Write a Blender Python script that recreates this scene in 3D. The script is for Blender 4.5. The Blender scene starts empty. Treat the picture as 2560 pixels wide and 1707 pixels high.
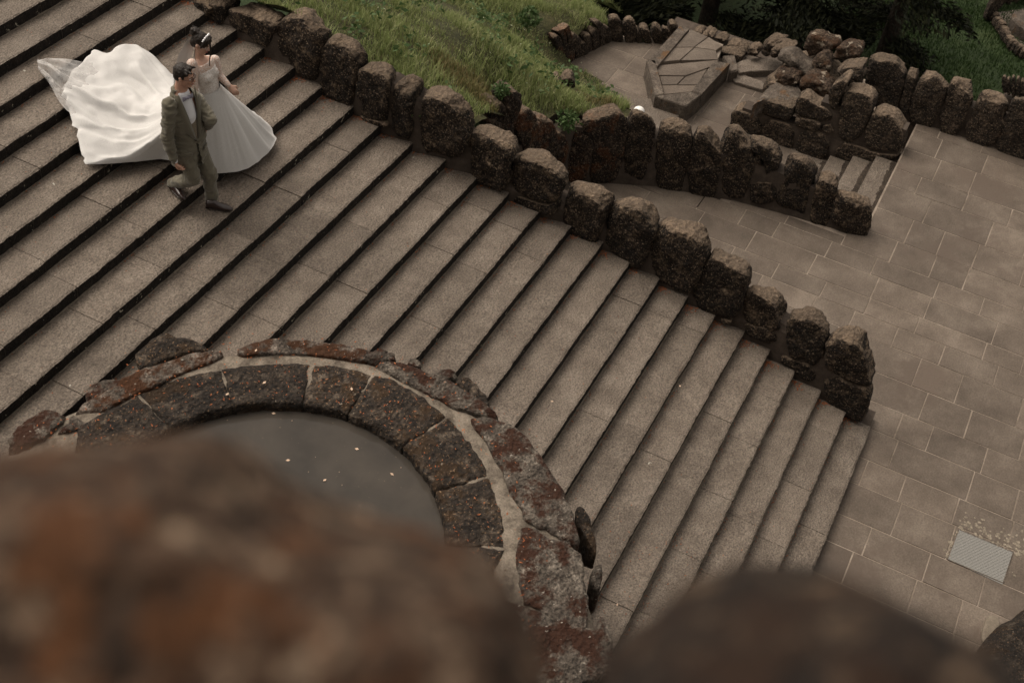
import bpy, bmesh, math, random
import numpy as np
from mathutils import Vector, Matrix, noise as mnoise

# ------------------------------------------------------------------ camera, light
sc = bpy.context.scene
col = sc.collection
F_PX = 3122.63                      # focal length for a 2560 px wide frame
RIGHT = np.array([-0.4498040901638255, 0.8879059459820211, 0.09643293815738221])
UP = np.array([-0.589021488047439, -0.3760764009506363, 0.7152763293066512])
FWD = np.array([-0.6713642581268933, -0.2649331457892511, -0.692156384910186])
EYE = np.array([12.25, -0.32, 11.327])
cam_d = bpy.data.cameras.new('camera'); cam = bpy.data.objects.new('camera', cam_d); col.objects.link(cam)
cam_d.sensor_width = 36.0; cam_d.lens = F_PX / 2560 * 36
cam_d.clip_start = 0.05; cam_d.clip_end = 600
mw = Matrix.Identity(4)
for i in range(3):
    mw[i][0] = RIGHT[i]; mw[i][1] = UP[i]; mw[i][2] = -FWD[i]; mw[i][3] = EYE[i]
cam.matrix_world = mw
cam_d.dof.use_dof = True; cam_d.dof.focus_distance = 14.1; cam_d.dof.aperture_fstop = 2.3
sc.camera = cam

SUN_EL, SUN_AZ = math.radians(59), math.radians(264)   # azimuth of the sun from +X, counter-clockwise
w = bpy.data.worlds.new('World'); sc.world = w; w.use_nodes = True
nt = w.node_tree; nt.nodes.clear()
sky = nt.nodes.new('ShaderNodeTexSky'); sky.sky_type = 'NISHITA'; sky.sun_disc = False
sky.sun_elevation = SUN_EL; sky.sun_rotation = math.pi / 2 - SUN_AZ
sky.air_density = 1.0; sky.dust_density = 4.0; sky.ozone_density = 1.0
hs = nt.nodes.new('ShaderNodeHueSaturation'); hs.inputs['Saturation'].default_value = 0.12
tint = nt.nodes.new('ShaderNodeMixRGB'); tint.blend_type = 'MULTIPLY'; tint.inputs[0].default_value = 1; tint.inputs[2].default_value = (1.0, 0.905, 0.795, 1)
bg = nt.nodes.new('ShaderNodeBackground'); bg.inputs[1].default_value = 0.125
wo = nt.nodes.new('ShaderNodeOutputWorld')
nt.links.new(sky.outputs[0], hs.inputs['Color']); nt.links.new(hs.outputs[0], tint.inputs[1])
nt.links.new(tint.outputs[0], bg.inputs[0]); nt.links.new(bg.outputs[0], wo.inputs[0])
sun_d = bpy.data.lights.new('sun', 'SUN'); sun_d.energy = 1.1; sun_d.angle = math.radians(46); sun_d.color = (1.0, 0.915, 0.81)
sun = bpy.data.objects.new('sun', sun_d); col.objects.link(sun)
sdir = Vector((math.cos(SUN_EL) * math.cos(SUN_AZ), math.cos(SUN_EL) * math.sin(SUN_AZ), math.sin(SUN_EL)))
sun.rotation_euler = sdir.to_track_quat('Z', 'Y').to_euler(); sun.location = (0, -6, 30)
sc.view_settings.view_transform = 'Standard'; sc.view_settings.look = 'None'
sc.view_settings.exposure = 0.68; sc.view_settings.gamma = 1.0; sc.view_settings.use_curve_mapping = False
sc.render.resolution_x = 1024; sc.render.resolution_y = 682
sc.cycles.use_denoising = True

# ------------------------------------------------------------------ surveying helpers
# A sight line through the survey picture meets a known plane of the place (a tread, the plaza, a wall face).
def sight(x, y):
    return RIGHT * ((x - 1280) / F_PX) - UP * ((y - 853.5) / F_PX) + FWD
def on_level(x, y, z):
    d = sight(x, y); return EYE + d * ((z - EYE[2]) / d[2])
def on_plane(x, y, p, n):
    d = sight(x, y); p = np.asarray(p, float); n = np.asarray(n, float)
    return EYE + d * (((p - EYE) @ n) / (d @ n))
RISE, RUN = 0.1457224, 0.396
YK = [-.06, -.416, -.797, -1.18, -1.565, -1.946, -2.345, -2.735, -3.128, -3.53, -3.932, -4.344, -4.747, -5.158, -5.56, -5.972, -6.388, -6.80, -7.17, -7.595, -7.976, -8.377, -8.74, -9.115, -9.497, -9.852, -10.23, -10.62, -11.01, -11.41]
XW = [.166, .22, .22, .219, .18, .2, .28, .315, .354, .42, .455, .56, .65, .75, .85, .92, 1.04, 1.1, 1.17, 1.18, 1.19, 1.22, 1.29, 1.33, 1.36, 1.4, 1.44, 1.48, 1.52, 1.56]
def wall_x(y): return float(np.interp(-y, [-v for v in YK], XW))
def ramp_z(y): return -y * RISE / RUN
PLAZA_Z = -RISE
LOW_Z = -0.73
GARDEN_Z = -3.0
rng = np.random.default_rng(7)
random.seed(7)

# ------------------------------------------------------------------ object helpers
def tag(o, label=None, cat=None, group=None, kind=None):
    if label: o['label'] = label
    if cat: o['category'] = cat
    if group: o['group'] = group
    if kind: o['kind'] = kind
    return o
def empty(name, loc=(0, 0, 0), label=None, cat=None, group=None, kind=None):
    o = bpy.data.objects.new(name, None); o.location = [float(v) for v in loc]; col.objects.link(o)
    return tag(o, label, cat, group, kind)
WORLD_LOC = {}
def mesh_obj(name, verts, faces, mats, parent=None, loc=None, smooth=True, mi=None):
    verts = np.asarray(verts, float)
    if loc is None:
        loc = np.array([verts[:, 0].mean(), verts[:, 1].mean(), verts[:, 2].min()])
    loc = np.asarray(loc, float)
    me = bpy.data.meshes.new(name)
    me.from_pydata((verts - loc).tolist(), [], [list(map(int, f)) for f in faces])
    for m in (mats if isinstance(mats, (list, tuple)) else [mats]): me.materials.append(m)
    if smooth: me.polygons.foreach_set('use_smooth', [True] * len(me.polygons))
    if mi is not None: me.polygons.foreach_set('material_index', list(map(int, mi)))
    me.update()
    o = bpy.data.objects.new(name, me); col.objects.link(o)
    base = WORLD_LOC.get(parent.name, np.zeros(3)) if parent else np.zeros(3)
    if parent and parent.name not in WORLD_LOC: base = np.array(parent.location)
    WORLD_LOC[o.name] = loc
    if parent: o.parent = parent
    o.location = (loc - base).tolist()
    return o
def tri_obj(name, verts, faces, mats, parent=None, smooth=False, mi=None):
    """large sheet from numpy triangle or quad arrays"""
    verts = np.asarray(verts, np.float32); faces = np.asarray(faces, np.int32)
    me = bpy.data.meshes.new(name); n, k = faces.shape
    me.vertices.add(len(verts)); me.vertices.foreach_set('co', verts.ravel())
    me.loops.add(n * k); me.loops.foreach_set('vertex_index', faces.ravel())
    me.polygons.add(n); me.polygons.foreach_set('loop_start', np.arange(0, n * k, k, dtype=np.int32))
    me.polygons.foreach_set('loop_total', np.full(n, k, np.int32))
    for m in (mats if isinstance(mats, (list, tuple)) else [mats]): me.materials.append(m)
    if mi is not None: me.polygons.foreach_set('material_index', np.asarray(mi, np.int32))
    if smooth: me.polygons.foreach_set('use_smooth', np.ones(n, bool))
    me.update(calc_edges=True); me.validate()
    o = bpy.data.objects.new(name, me); col.objects.link(o)
    if parent:
        o.parent = parent
        base = WORLD_LOC.get(parent.name, np.array(parent.location)); o.location = (-base).tolist()
    WORLD_LOC[o.name] = np.zeros(3)
    return o

# value noise on numpy arrays (same everywhere in the place)
_perm = np.random.default_rng(3).random((32, 32, 32))
def vnoise(p):
    p = np.asarray(p, float); i = np.floor(p).astype(int); f = p - i; f = f * f * (3 - 2 * f)
    out = 0
    for dx in (0, 1):
        for dy in (0, 1):
            for dz in (0, 1):
                wgt = (f[..., 0] if dx else 1 - f[..., 0]) * (f[..., 1] if dy else 1 - f[..., 1]) * (f[..., 2] if dz else 1 - f[..., 2])
                out = out + wgt * _perm[(i[..., 0] + dx) % 32, (i[..., 1] + dy) % 32, (i[..., 2] + dz) % 32]
    return out * 2 - 1
def fbm(p, oct=3, gain=.5):
    a, s, o = 1., 1., 0.
    p = np.asarray(p, float)
    for k in range(oct):
        o = o + a * vnoise(p * s + 17.3 * k); a *= gain; s *= 2.1
    return o

# ------------------------------------------------------------------ materials
def nodes(m):
    m.use_nodes = True; t = m.node_tree
    return t, t.nodes['Principled BSDF'], t.nodes.new, t.links.new
def rgba(c): return (c[0], c[1], c[2], 1)
def ramp_node(new, pts, interp='LINEAR'):
    r = new('ShaderNodeValToRGB'); r.color_ramp.interpolation = interp
    e = r.color_ramp.elements
    e[0].position, e[0].color = pts[0][0], rgba(pts[0][1]); e[1].position, e[1].color = pts[-1][0], rgba(pts[-1][1])
    for p, c in pts[1:-1]:
        x = e.new(p); x.color = rgba(c)
    return r
def G(v): return (v, v, v)
def noise_tex(new, link, src, scale, detail=4, rough=.6, off=None):
    n = new('ShaderNodeTexNoise'); n.inputs['Scale'].default_value = scale; n.inputs['Detail'].default_value = detail; n.inputs['Roughness'].default_value = rough
    if off is not None:
        a = new('ShaderNodeVectorMath'); a.operation = 'ADD'; a.inputs[1].default_value = off
        link(src, a.inputs[0]); src = a.outputs[0]
    link(src, n.inputs['Vector']); return n
def mix(new, link, fac, a, b, mode='MIX'):
    m = new('ShaderNodeMixRGB'); m.blend_type = mode
    for s, v in ((m.inputs[0], fac), (m.inputs[1], a), (m.inputs[2], b)):
        if hasattr(v, 'links') or isinstance(v, bpy.types.NodeSocket): link(v, s)
        elif isinstance(v, (int, float)): s.default_value = v
        else: s.default_value = rgba(v)
    return m.outputs[0]
def rock_mat(name, dark, mid, light, scale=9., grain=55., bump=.6, rough=.9, rust=None, rust_t=.55, lichen=None, lichen_t=.66, lichen_scale=14., vary=.25, dist=.02, grain_amt=.5, fleck=None, fleck_t=.66, fleck_scale=48, top=None):
    m = bpy.data.materials.new(name); t, b, new, link = nodes(m)
    new_geo = new('ShaderNodeNewGeometry'); geo = new_geo.outputs['Position']
    n1 = noise_tex(new, link, geo, scale, 6, .65)
    r1 = ramp_node(new, [(.3, dark), (.52, mid), (.72, light)]); link(n1.outputs['Fac'], r1.inputs[0])
    c = r1.outputs[0]
    n2 = noise_tex(new, link, geo, grain, 3, .7, (3.1, 7.7, 1.3))
    r2 = ramp_node(new, [(.32, G(1 - grain_amt)), (.5, G(1.)), (.7, G(1 + grain_amt))]); link(n2.outputs['Fac'], r2.inputs[0])
    c = mix(new, link, 1., c, r2.outputs[0], 'MULTIPLY')
    if rust:
        n3 = noise_tex(new, link, geo, scale * .45, 5, .7, (11, 5, 2))
        r3 = ramp_node(new, [(rust_t, G(0)), (rust_t + .08, G(1))]); link(n3.outputs['Fac'], r3.inputs[0])
        c = mix(new, link, r3.outputs[0], c, rust)
    if lichen:
        n4 = noise_tex(new, link, geo, lichen_scale, 3, .6, (1, 9, 4))
        r4 = ramp_node(new, [(lichen_t, G(0)), (lichen_t + .03, G(1))]); link(n4.outputs['Fac'], r4.inputs[0])
        c = mix(new, link, r4.outputs[0], c, lichen)
    if top:      # paler upper sides: dry lichen crust, plus top light put into the colour
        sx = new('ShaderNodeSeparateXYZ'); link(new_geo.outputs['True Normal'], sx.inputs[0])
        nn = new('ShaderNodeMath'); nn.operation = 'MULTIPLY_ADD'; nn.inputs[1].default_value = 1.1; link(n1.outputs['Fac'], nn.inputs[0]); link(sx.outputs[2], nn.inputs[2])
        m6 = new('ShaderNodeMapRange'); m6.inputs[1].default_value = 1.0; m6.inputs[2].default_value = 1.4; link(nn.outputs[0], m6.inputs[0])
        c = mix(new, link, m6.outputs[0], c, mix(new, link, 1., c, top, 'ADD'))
    if fleck:
        n5 = noise_tex(new, link, geo, fleck_scale, 2, .5, (6, 2, 8))
        r5 = ramp_node(new, [(fleck_t, G(0)), (fleck_t + .06, G(1))]); link(n5.outputs['Fac'], r5.inputs[0])
        c = mix(new, link, r5.outputs[0], c, fleck)
    oi = new('ShaderNodeObjectInfo')
    mr = new('ShaderNodeMapRange'); mr.inputs[3].default_value = 1 - vary; mr.inputs[4].default_value = 1 + vary
    link(oi.outputs['Random'], mr.inputs[0])
    c = mix(new, link, 1., c, mr.outputs[0], 'MULTIPLY')
    link(c, b.inputs['Base Color']); b.inputs['Roughness'].default_value = rough; b.inputs['Specular IOR Level'].default_value = .3
    vo = new('ShaderNodeTexVoronoi'); vo.inputs['Scale'].default_value = grain * .55; link(geo, vo.inputs['Vector'])
    ad = new('ShaderNodeMath'); ad.operation = 'ADD'; link(n2.outputs['Fac'], ad.inputs[0]); link(vo.outputs['Distance'], ad.inputs[1])
    bp = new('ShaderNodeBump'); bp.inputs['Strength'].default_value = bump; bp.inputs['Distance'].default_value = dist
    link(ad.outputs[0], bp.inputs['Height']); link(bp.outputs[0], b.inputs['Normal'])
    return m
def plain(name, c, rough=.6, metal=0, spec=.4, sheen=0):
    m = bpy.data.materials.new(name); t, b, new, link = nodes(m)
    b.inputs['Base Color'].default_value = rgba(c); b.inputs['Roughness'].default_value = rough; b.inputs['Metallic'].default_value = metal
    b.inputs['Specular IOR Level'].default_value = spec
    if sheen: b.inputs['Sheen Weight'].default_value = sheen
    return m

M = {}
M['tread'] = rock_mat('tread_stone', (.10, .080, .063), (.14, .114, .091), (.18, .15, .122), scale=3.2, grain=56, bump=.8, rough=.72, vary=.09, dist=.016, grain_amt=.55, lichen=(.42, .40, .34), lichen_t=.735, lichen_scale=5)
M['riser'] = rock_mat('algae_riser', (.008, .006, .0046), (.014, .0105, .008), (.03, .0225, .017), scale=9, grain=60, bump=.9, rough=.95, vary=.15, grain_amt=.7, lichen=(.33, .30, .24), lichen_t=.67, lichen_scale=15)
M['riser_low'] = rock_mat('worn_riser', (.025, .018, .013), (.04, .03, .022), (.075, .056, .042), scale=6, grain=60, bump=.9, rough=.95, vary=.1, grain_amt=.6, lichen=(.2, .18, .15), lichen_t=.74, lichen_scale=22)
M['paver'] = rock_mat('paver_stone', (.072, .056, .043), (.112, .089, .070), (.158, .129, .103), scale=1.6, grain=45, bump=.5, rough=.75, vary=.16, dist=.01, grain_amt=.25, rust=(.095, .073, .057), rust_t=.56)
M['mortar'] = rock_mat('mortar', (.11, .09, .068), (.17, .142, .11), (.22, .185, .145), scale=8, grain=70, bump=.3, vary=.05, dist=.008, grain_amt=.15)
M['joint'] = rock_mat('paving_joint', (.11, .088, .068), (.215, .175, .14), (.29, .245, .2), scale=2.5, grain=70, bump=.2, vary=.03, dist=.005, grain_amt=.2)
M['rim_mortar'] = rock_mat('rim_mortar', (.04, .03, .022), (.165, .138, .108), (.24, .2, .16), scale=6, grain=60, bump=.5, vary=0, dist=.012, grain_amt=.3, rust=(.05, .03, .016), rust_t=.6)
M['wall_mortar'] = rock_mat('wall_mortar', (.035, .026, .02), (.058, .044, .034), (.09, .07, .055), scale=5, grain=60, bump=.3, vary=.05, dist=.01, grain_amt=.15)
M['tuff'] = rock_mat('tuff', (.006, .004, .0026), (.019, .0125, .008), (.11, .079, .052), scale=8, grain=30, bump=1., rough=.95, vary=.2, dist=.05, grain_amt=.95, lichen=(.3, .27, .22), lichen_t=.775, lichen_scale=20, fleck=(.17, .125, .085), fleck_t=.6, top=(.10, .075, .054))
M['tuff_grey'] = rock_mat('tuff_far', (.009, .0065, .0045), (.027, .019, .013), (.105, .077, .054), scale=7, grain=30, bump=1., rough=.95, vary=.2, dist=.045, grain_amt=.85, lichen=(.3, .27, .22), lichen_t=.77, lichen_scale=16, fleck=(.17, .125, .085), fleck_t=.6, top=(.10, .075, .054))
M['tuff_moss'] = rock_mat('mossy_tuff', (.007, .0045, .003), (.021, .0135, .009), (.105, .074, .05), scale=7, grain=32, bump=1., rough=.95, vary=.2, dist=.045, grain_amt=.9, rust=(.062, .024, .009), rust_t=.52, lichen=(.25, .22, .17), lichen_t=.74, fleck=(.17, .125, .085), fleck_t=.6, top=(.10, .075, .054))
M['rim_dark'] = rock_mat('rim_wet_stone', (.007, .005, .0035), (.022, .0155, .0105), (.1, .078, .058), scale=6, grain=36, bump=1., rough=.85, vary=.3, dist=.035, grain_amt=.9, rust=(.03, .016, .006), rust_t=.52, lichen=(.22, .18, .14), lichen_t=.7, lichen_scale=26, fleck=(.15, .095, .055), fleck_t=.63)
M['rim_outer'] = rock_mat('rim_lichen_stone', (.03, .023, .018), (.085, .07, .056), (.21, .18, .148), scale=8, grain=45, bump=1., rough=.9, vary=.15, dist=.035, grain_amt=.7, rust=(.034, .012, .005), rust_t=.47, lichen=(.30, .27, .23), lichen_t=.68, lichen_scale=24)
M['rim_rust'] = rock_mat('rim_rust_moss', (.035, .027, .02), (.10, .08, .064), (.24, .2, .165), scale=9, grain=45, bump=1., rough=.9, vary=.1, dist=.03, grain_amt=.8, rust=(.05, .019, .006), rust_t=.46, lichen=(.32, .29, .25), lichen_t=.68, lichen_scale=26)
M['fore'] = rock_mat('parapet_tuff', (.007, .004, .0025), (.06, .034, .02), (.27, .195, .135), scale=34, grain=90, bump=1., rough=.95, vary=.02, dist=.02, grain_amt=.7, rust=(.085, .033, .011), rust_t=.53)
M['fore_dark'] = rock_mat('parapet_tuff_dark', (.003, .002, .0013), (.016, .009, .0055), (.2, .135, .085), scale=26, grain=90, bump=1., rough=.95, vary=.02, dist=.02, grain_amt=.6, rust=(.022, .0095, .004), rust_t=.5)
M['heap'] = rock_mat('patched_rock', (.02, .013, .009), (.055, .036, .024), (.13, .095, .066), scale=7, grain=32, bump=1., rough=.95, vary=.15, dist=.045, grain_amt=.8, rust=(.045, .022, .01), rust_t=.5, lichen=(.23, .19, .145), lichen_t=.6, lichen_scale=5)
M['kerb'] = rock_mat('channel_kerb', (.04, .032, .025), (.085, .068, .054), (.15, .125, .1), scale=6, grain=45, bump=.7, vary=.1, rust=(.1, .055, .025), rust_t=.58)
M['earth'] = rock_mat('soil', (.02, .022, .008), (.04, .04, .014), (.065, .055, .022), scale=3, grain=30, bump=.6, vary=0)
M['metal'] = plain('galvanised_plate', (.215, .21, .195), .55, .35)
M['litter'] = rock_mat('leaf_litter', (.15, .035, .012), (.28, .085, .03), (.4, .18, .08), scale=30, grain=90, bump=.1, vary=0)
M['petal'] = plain('dry_leaf', (.5, .36, .26), .7)
M['white_glass'] = plain('opal_globe', (.8, .79, .76), .35)
# ------------------------------------------------------------------ stone maker
def chaikin(p, it=2):
    p = np.asarray(p, float)
    for _ in range(it):
        q = np.roll(p, -1, 0); p = np.stack([p * .75 + q * .25, p * .25 + q * .75], 1).reshape(-1, 2)
    return p
def resample(p, n):
    q = np.vstack([p, p[:1]]); d = np.r_[0, np.cumsum(np.hypot(*np.diff(q, axis=0).T))]
    s = np.linspace(0, d[-1], n, endpoint=False)
    return np.stack([np.interp(s, d, q[:, 0]), np.interp(s, d, q[:, 1])], 1)
RINGS = [(.0, 0), (.2, 0), (.4, 0), (.6, -.005), (.8, -.012), (.92, -.04), (.98, -.11), (1., -.26), (1., -.52), (.98, -.68), (.92, -.84), (.78, -.96), (.45, -1.), (0., -1.)]
FLAT = [(.0, 0), (.3, 0), (.55, 0), (.78, -.005), (.93, -.02), (.985, -.06), (1., -.2), (1., -.6), (1., -1.), (0., -1.)]
def stone(name, px, p0, n, depth, mat, parent=None, lower=.5, seed=0, amp=.03, N=44, rings=RINGS, freq=5., it=2, tilt=0, raise_=0, drop=0, grow=1.):
    n = np.asarray(n, float); n = n / np.linalg.norm(n)
    if abs(n[2]) > .9: u, v = np.array([1., 0, 0]), np.array([0, 1., 0])
    else: u = np.cross([0, 0, 1.], n); u /= np.linalg.norm(u); v = np.array([0, 0, 1.])
    P = np.array([on_plane(x, y, p0, n) for x, y in px]); o = P.mean(0)
    st = np.stack([(P - o) @ u, (P - o) @ v], 1)
    st = resample(chaikin(st, it), N)
    if abs(n[2]) < .9 and lower:
        lo, hi = st[:, 1].min(), st[:, 1].max(); b = min(lower * depth, .35 * (hi - lo))
        st[:, 1] = lo + (st[:, 1] - lo) * (hi - lo - b) / (hi - lo)
    if drop: st[:, 1] -= drop * np.clip(1 - (st[:, 1] - st[:, 1].min()) / (.35 * np.ptp(st[:, 1])), 0, 1)
    if abs(n[2]) < .9: st[:, 0] = st[:, 0].mean() + (st[:, 0] - st[:, 0].mean()) * .995
    c = st.mean(0); st = c + (st - c) * grow
    return stone_from(name, st, c, o + n * raise_, u, v, n, depth, mat, parent, seed, amp, rings, freq)
def stone_from(name, st, c, o, u, v, n, depth, mat, parent, seed, amp, rings=RINGS, freq=5.):
    N = len(st); V = []; Fs = []; size = np.ptp(st, axis=0).max()
    for k, (s, d) in enumerate(rings):
        if s == 0: V.append((o + c[0] * u + c[1] * v + n * d * depth)[None])
        else:
            q = c + (st - c) * s; V.append(o + q[:, :1] * u + q[:, 1:] * v + n * d * depth)
    V = np.vstack(V); nr = len(rings)
    idx = lambda r, i: 1 + (r - 1) * N + i % N
    for i in range(N):
        Fs.append((0, idx(1, i), idx(1, i + 1)))
        for r in range(1, nr - 2): Fs.append((idx(r, i), idx(r + 1, i), idx(r + 1, i + 1), idx(r, i + 1)))
        Fs.append((len(V) - 1, idx(nr - 2, i + 1), idx(nr - 2, i)))
    ctr = V.mean(0)
    if amp > .017 and len(V) < 1200:      # a few broken facets
        r_ = np.random.default_rng(seed + 900)
        for _ in range(4):
            d = r_.normal(0, 1, 3) + n * .5 + (np.array([0, 0, .5]) if abs(n[2]) < .9 else 0); d /= np.linalg.norm(d); pj = (V - ctr) @ d; off = pj.max() * r_.uniform(.8, .96)
            V = V - d * (np.maximum(0, pj - off) * .9)[:, None]
    dirs = V - ctr; dirs /= np.linalg.norm(dirs, axis=1)[:, None] + 1e-9
    q = V * freq + seed * 5.17
    h = fbm(q, 3) * amp + fbm(V * freq * 3.3 + seed, 2) * amp * .45 + fbm(V * freq * .4 + seed * 3, 1) * amp * .8
    V = V + dirs * h[:, None]
    return mesh_obj(name, V, Fs, mat, parent)
def prism(name, top, z0, mats, parent=None, bottom=None, bevel=.0, mi_side=0):
    """vertical prism over a closed outline of 3-D points, down to level z0"""
    top = np.asarray(top, float); n = len(top); bot = top.copy(); bot[:, 2] = z0 if bottom is None else bottom
    V = [top]; 
    if bevel:
        c = top.mean(0); t2 = top + (c - top) * (bevel / (np.linalg.norm(top - c, axis=1)[:, None] + 1e-6)); t3 = top.copy(); t3[:, 2] -= bevel
        V = [t2, t3]
    V.append(bot); L = len(V); V = np.vstack(V); a = np.cross(top[1] - top[0], top[2] - top[1])[2]
    Fs = [list(range(n)) if a > 0 else list(range(n))[::-1]]
    for r in range(L - 1):
        for i in range(n):
            j = (i + 1) % n; f = (r * n + i, (r + 1) * n + i, (r + 1) * n + j, r * n + j)
            Fs.append(f if a > 0 else f[::-1])
    Fs.append(list(range((L - 1) * n, L * n))[::-1] if a > 0 else list(range((L - 1) * n, L * n)))
    return mesh_obj(name, V, Fs, mats, parent, smooth=False)

# ------------------------------------------------------------------ ground far and near
def box_obj(name, lo, hi, mat, parent=None):
    x0, y0, z0 = lo; x1, y1, z1 = hi
    V = [(x0, y0, z0), (x1, y0, z0), (x1, y1, z0), (x0, y1, z0), (x0, y0, z1), (x1, y0, z1), (x1, y1, z1), (x0, y1, z1)]
    return mesh_obj(name, V, [(0, 3, 2, 1), (4, 5, 6, 7), (0, 1, 5, 4), (1, 2, 6, 5), (2, 3, 7, 6), (3, 0, 4, 7)], mat, parent, smooth=False)
M['lawn_ground'] = rock_mat('lawn_ground', (.012, .022, .006), (.022, .038, .010), (.038, .052, .016), scale=1.2, grain=40, bump=.5, vary=0, dist=.03)
g = mesh_obj('ground', [(-400, -400, GARDEN_Z), (400, -400, GARDEN_Z), (400, 400, GARDEN_Z), (-400, 400, GARDEN_Z)], [(0, 1, 2, 3)], M['lawn_ground'])
tag(g, 'dark green lawn spreading out below the terraces', kind='structure')

# ------------------------------------------------------------------ main flight of stairs
stairs = empty('staircase', (1.0, 0, PLAZA_Z), 'wide dark stone staircase descending beside the rough boulder wall', kind='structure')
def step_slab(k, x0, x1):
    yf = YK[k]; zf = k * RISE; yb = YK[k + 1] - .03 if k + 1 < len(YK) else yf - .42
    nx = max(2, int((x1 - x0) / .04)); xs = np.linspace(x0, x1, nx + 1)
    jf = fbm(np.stack([xs * 4.1, np.full(nx + 1, k * 3.3), xs * 0], 1), 3) * .004 + rng.normal(0, .0028, nx + 1)
    jz = fbm(np.stack([xs * 2.3, np.full(nx + 1, k * 7.3), xs * 0 + 5], 1), 2) * .004
    dz = rng.normal(0, .0025); tl = rng.normal(0, .004)
    prof = [(yb, zf), ((yb + yf) / 2, zf), (yf - .025, zf - .001), (yf - .004, zf - .012), (yf - .004, zf - .05), (yf - .012, zf - RISE - .004), (yb, zf - RISE - .004)]
    V = []
    for i, x in enumerate(xs):
        for q, (y, z) in enumerate(prof):
            e = jf[i] if q in (2, 3, 4) else (jf[i] * .5 if q == 5 else 0)
            V.append((x, y + e, z + dz + (jz[i] if q < 4 else 0) + tl * (x - x0) * (q < 5)))
    m = len(prof); Fs = []; mi = []
    for i in range(nx):
        for q in range(m):
            r = (q + 1) % m
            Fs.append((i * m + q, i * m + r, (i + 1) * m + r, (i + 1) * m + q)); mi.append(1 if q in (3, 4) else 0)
    Fs.append(list(range(m))[::-1]); mi.append(0); Fs.append(list(range(nx * m, nx * m + m))); mi.append(0)
    low = max(0, 6 - k)
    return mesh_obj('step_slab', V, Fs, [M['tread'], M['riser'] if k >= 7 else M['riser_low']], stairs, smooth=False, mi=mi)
core_v = []; core_f = []; ml_v = []; ml_f = []
def add_box(V, Fs, lo, hi):
    b = len(V); x0, y0, z0 = lo; x1, y1, z1 = hi
    V += [(x0, y0, z0), (x1, y0, z0), (x1, y1, z0), (x0, y1, z0), (x0, y0, z1), (x1, y0, z1), (x1, y1, z1), (x0, y1, z1)]
    Fs += [[b + i for i in f] for f in [(0, 3, 2, 1), (4, 5, 6, 7), (0, 1, 5, 4), (1, 2, 6, 5), (2, 3, 7, 6), (3, 0, 4, 7)]]
NST = 29
for k in range(NST):
    x0 = XW[k] - (.02 if k else 0); xe = 8.6 if k > 14 else 9.2
    x = x0; first = True
    while x < xe:
        L = rng.uniform(.82, 1.12) * (rng.uniform(.45, .95) if first else 1); first = False
        x1 = min(x + L, xe)
        if xe - x1 < .3: x1 = xe
        step_slab(k, x + .0025, x1 - .0025); x = x1
    if k >= 6: step_slab(k, xe + .004, 13.5)
    yb = YK[k + 1]
    add_box(core_v, core_f, (x0 - .3, yb - .05, -RISE - .2), (13.5, YK[k] - .018, k * RISE - .012))
    # pale mortar bead where the tread meets the next riser
    if k < NST - 1:
        xs = np.arange(x0, xe, .09)
        for xa in xs:
            if fbm(np.array([xa * .9, k * 2.7, 1.])) > -.35:
                wv = rng.uniform(.004, .013); add_box(ml_v, ml_f, (xa, yb - .02, k * RISE - .01), (xa + .09, yb - .006 + wv, k * RISE + rng.uniform(.002, .007)))
mesh_obj('stair_core', core_v, core_f, M['wall_mortar'], stairs, smooth=False)
tag(mesh_obj('mortar_bead', ml_v, ml_f, M['mortar'], stairs, smooth=False), kind='stuff')

# ------------------------------------------------------------------ plaza paving
plaza = empty('plaza', (-2, 1, PLAZA_Z), 'broad paved terrace of rectangular grey brown stone slabs', kind='structure')
ROWS = [-7.62, -7.2, -6.58, -5.9, -5.38, -4.68, -4.01, -3.43, -3.0, -2.47, -2.08, -1.63, -1.02, -.45, .05, .6, 1.06, 1.63, 2.1, 2.62, 3.15, 3.7]
KNOWN = {9: [-1.39, -.73, .0], 10: [-1.42, -.85, -.22, .45, 1.2], 11: [-.97, -.56, .22, .8], 12: [-1.0, -.32, .45, 1.05], 13: [-.45, .25, .66, 1.37], 14: [-.2, .31, 1.3], 15: [.06, .55, 1.22, 1.9], 16: [.61, 1.27, 1.87], 17: [1.1, 1.75]}
def slab_mesh(name, x0, x1, y0, y1, z, th, mat, parent, gap=.0075):
    x0 += gap; x1 -= gap; y0 += gap; y1 -= gap
    bv = .004; dz = np.clip(rng.normal(0, .0014, 4), -.003, .003); cz = [z + d for d in dz]
    j = lambda: rng.normal(0, .0022)
    o = [(x0 + j(), y0 + j()), (x1 + j(), y0 + j()), (x1 + j(), y1 + j()), (x0 + j(), y1 + j())]
    i_ = [(x0 + bv, y0 + bv), (x1 - bv, y0 + bv), (x1 - bv, y1 - bv), (x0 + bv, y1 - bv)]
    V = [(p[0], p[1], cz[q]) for q, p in enumerate(i_)] + [(p[0], p[1], cz[q] - bv) for q, p in enumerate(o)] + [(p[0], p[1], z - th) for p in o]
    Fs = [(0, 1, 2, 3)]
    for r in (0, 4):
        for q in range(4): Fs.append((r + q, r + 4 + q, r + 4 + (q + 1) % 4, r + (q + 1) % 4))
    Fs.append((11, 10, 9, 8))
    return mesh_obj(name, V, Fs, mat, parent, smooth=False)
def low_bound(x):     # where the terrace starts (stairs, parapet wall, small stair)
    if x > .2: return YK[0] - .25
    if x > -3.6: return float(np.interp(x, [-3.6, -3.43, -3.0, -2.5, -1.5, -.5, .2], [-3.3, -3.9, -4.95, -5.75, -6.0, -5.9, -5.7]))
    if x > -4.3: return -1.45
    return -1.22
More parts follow.
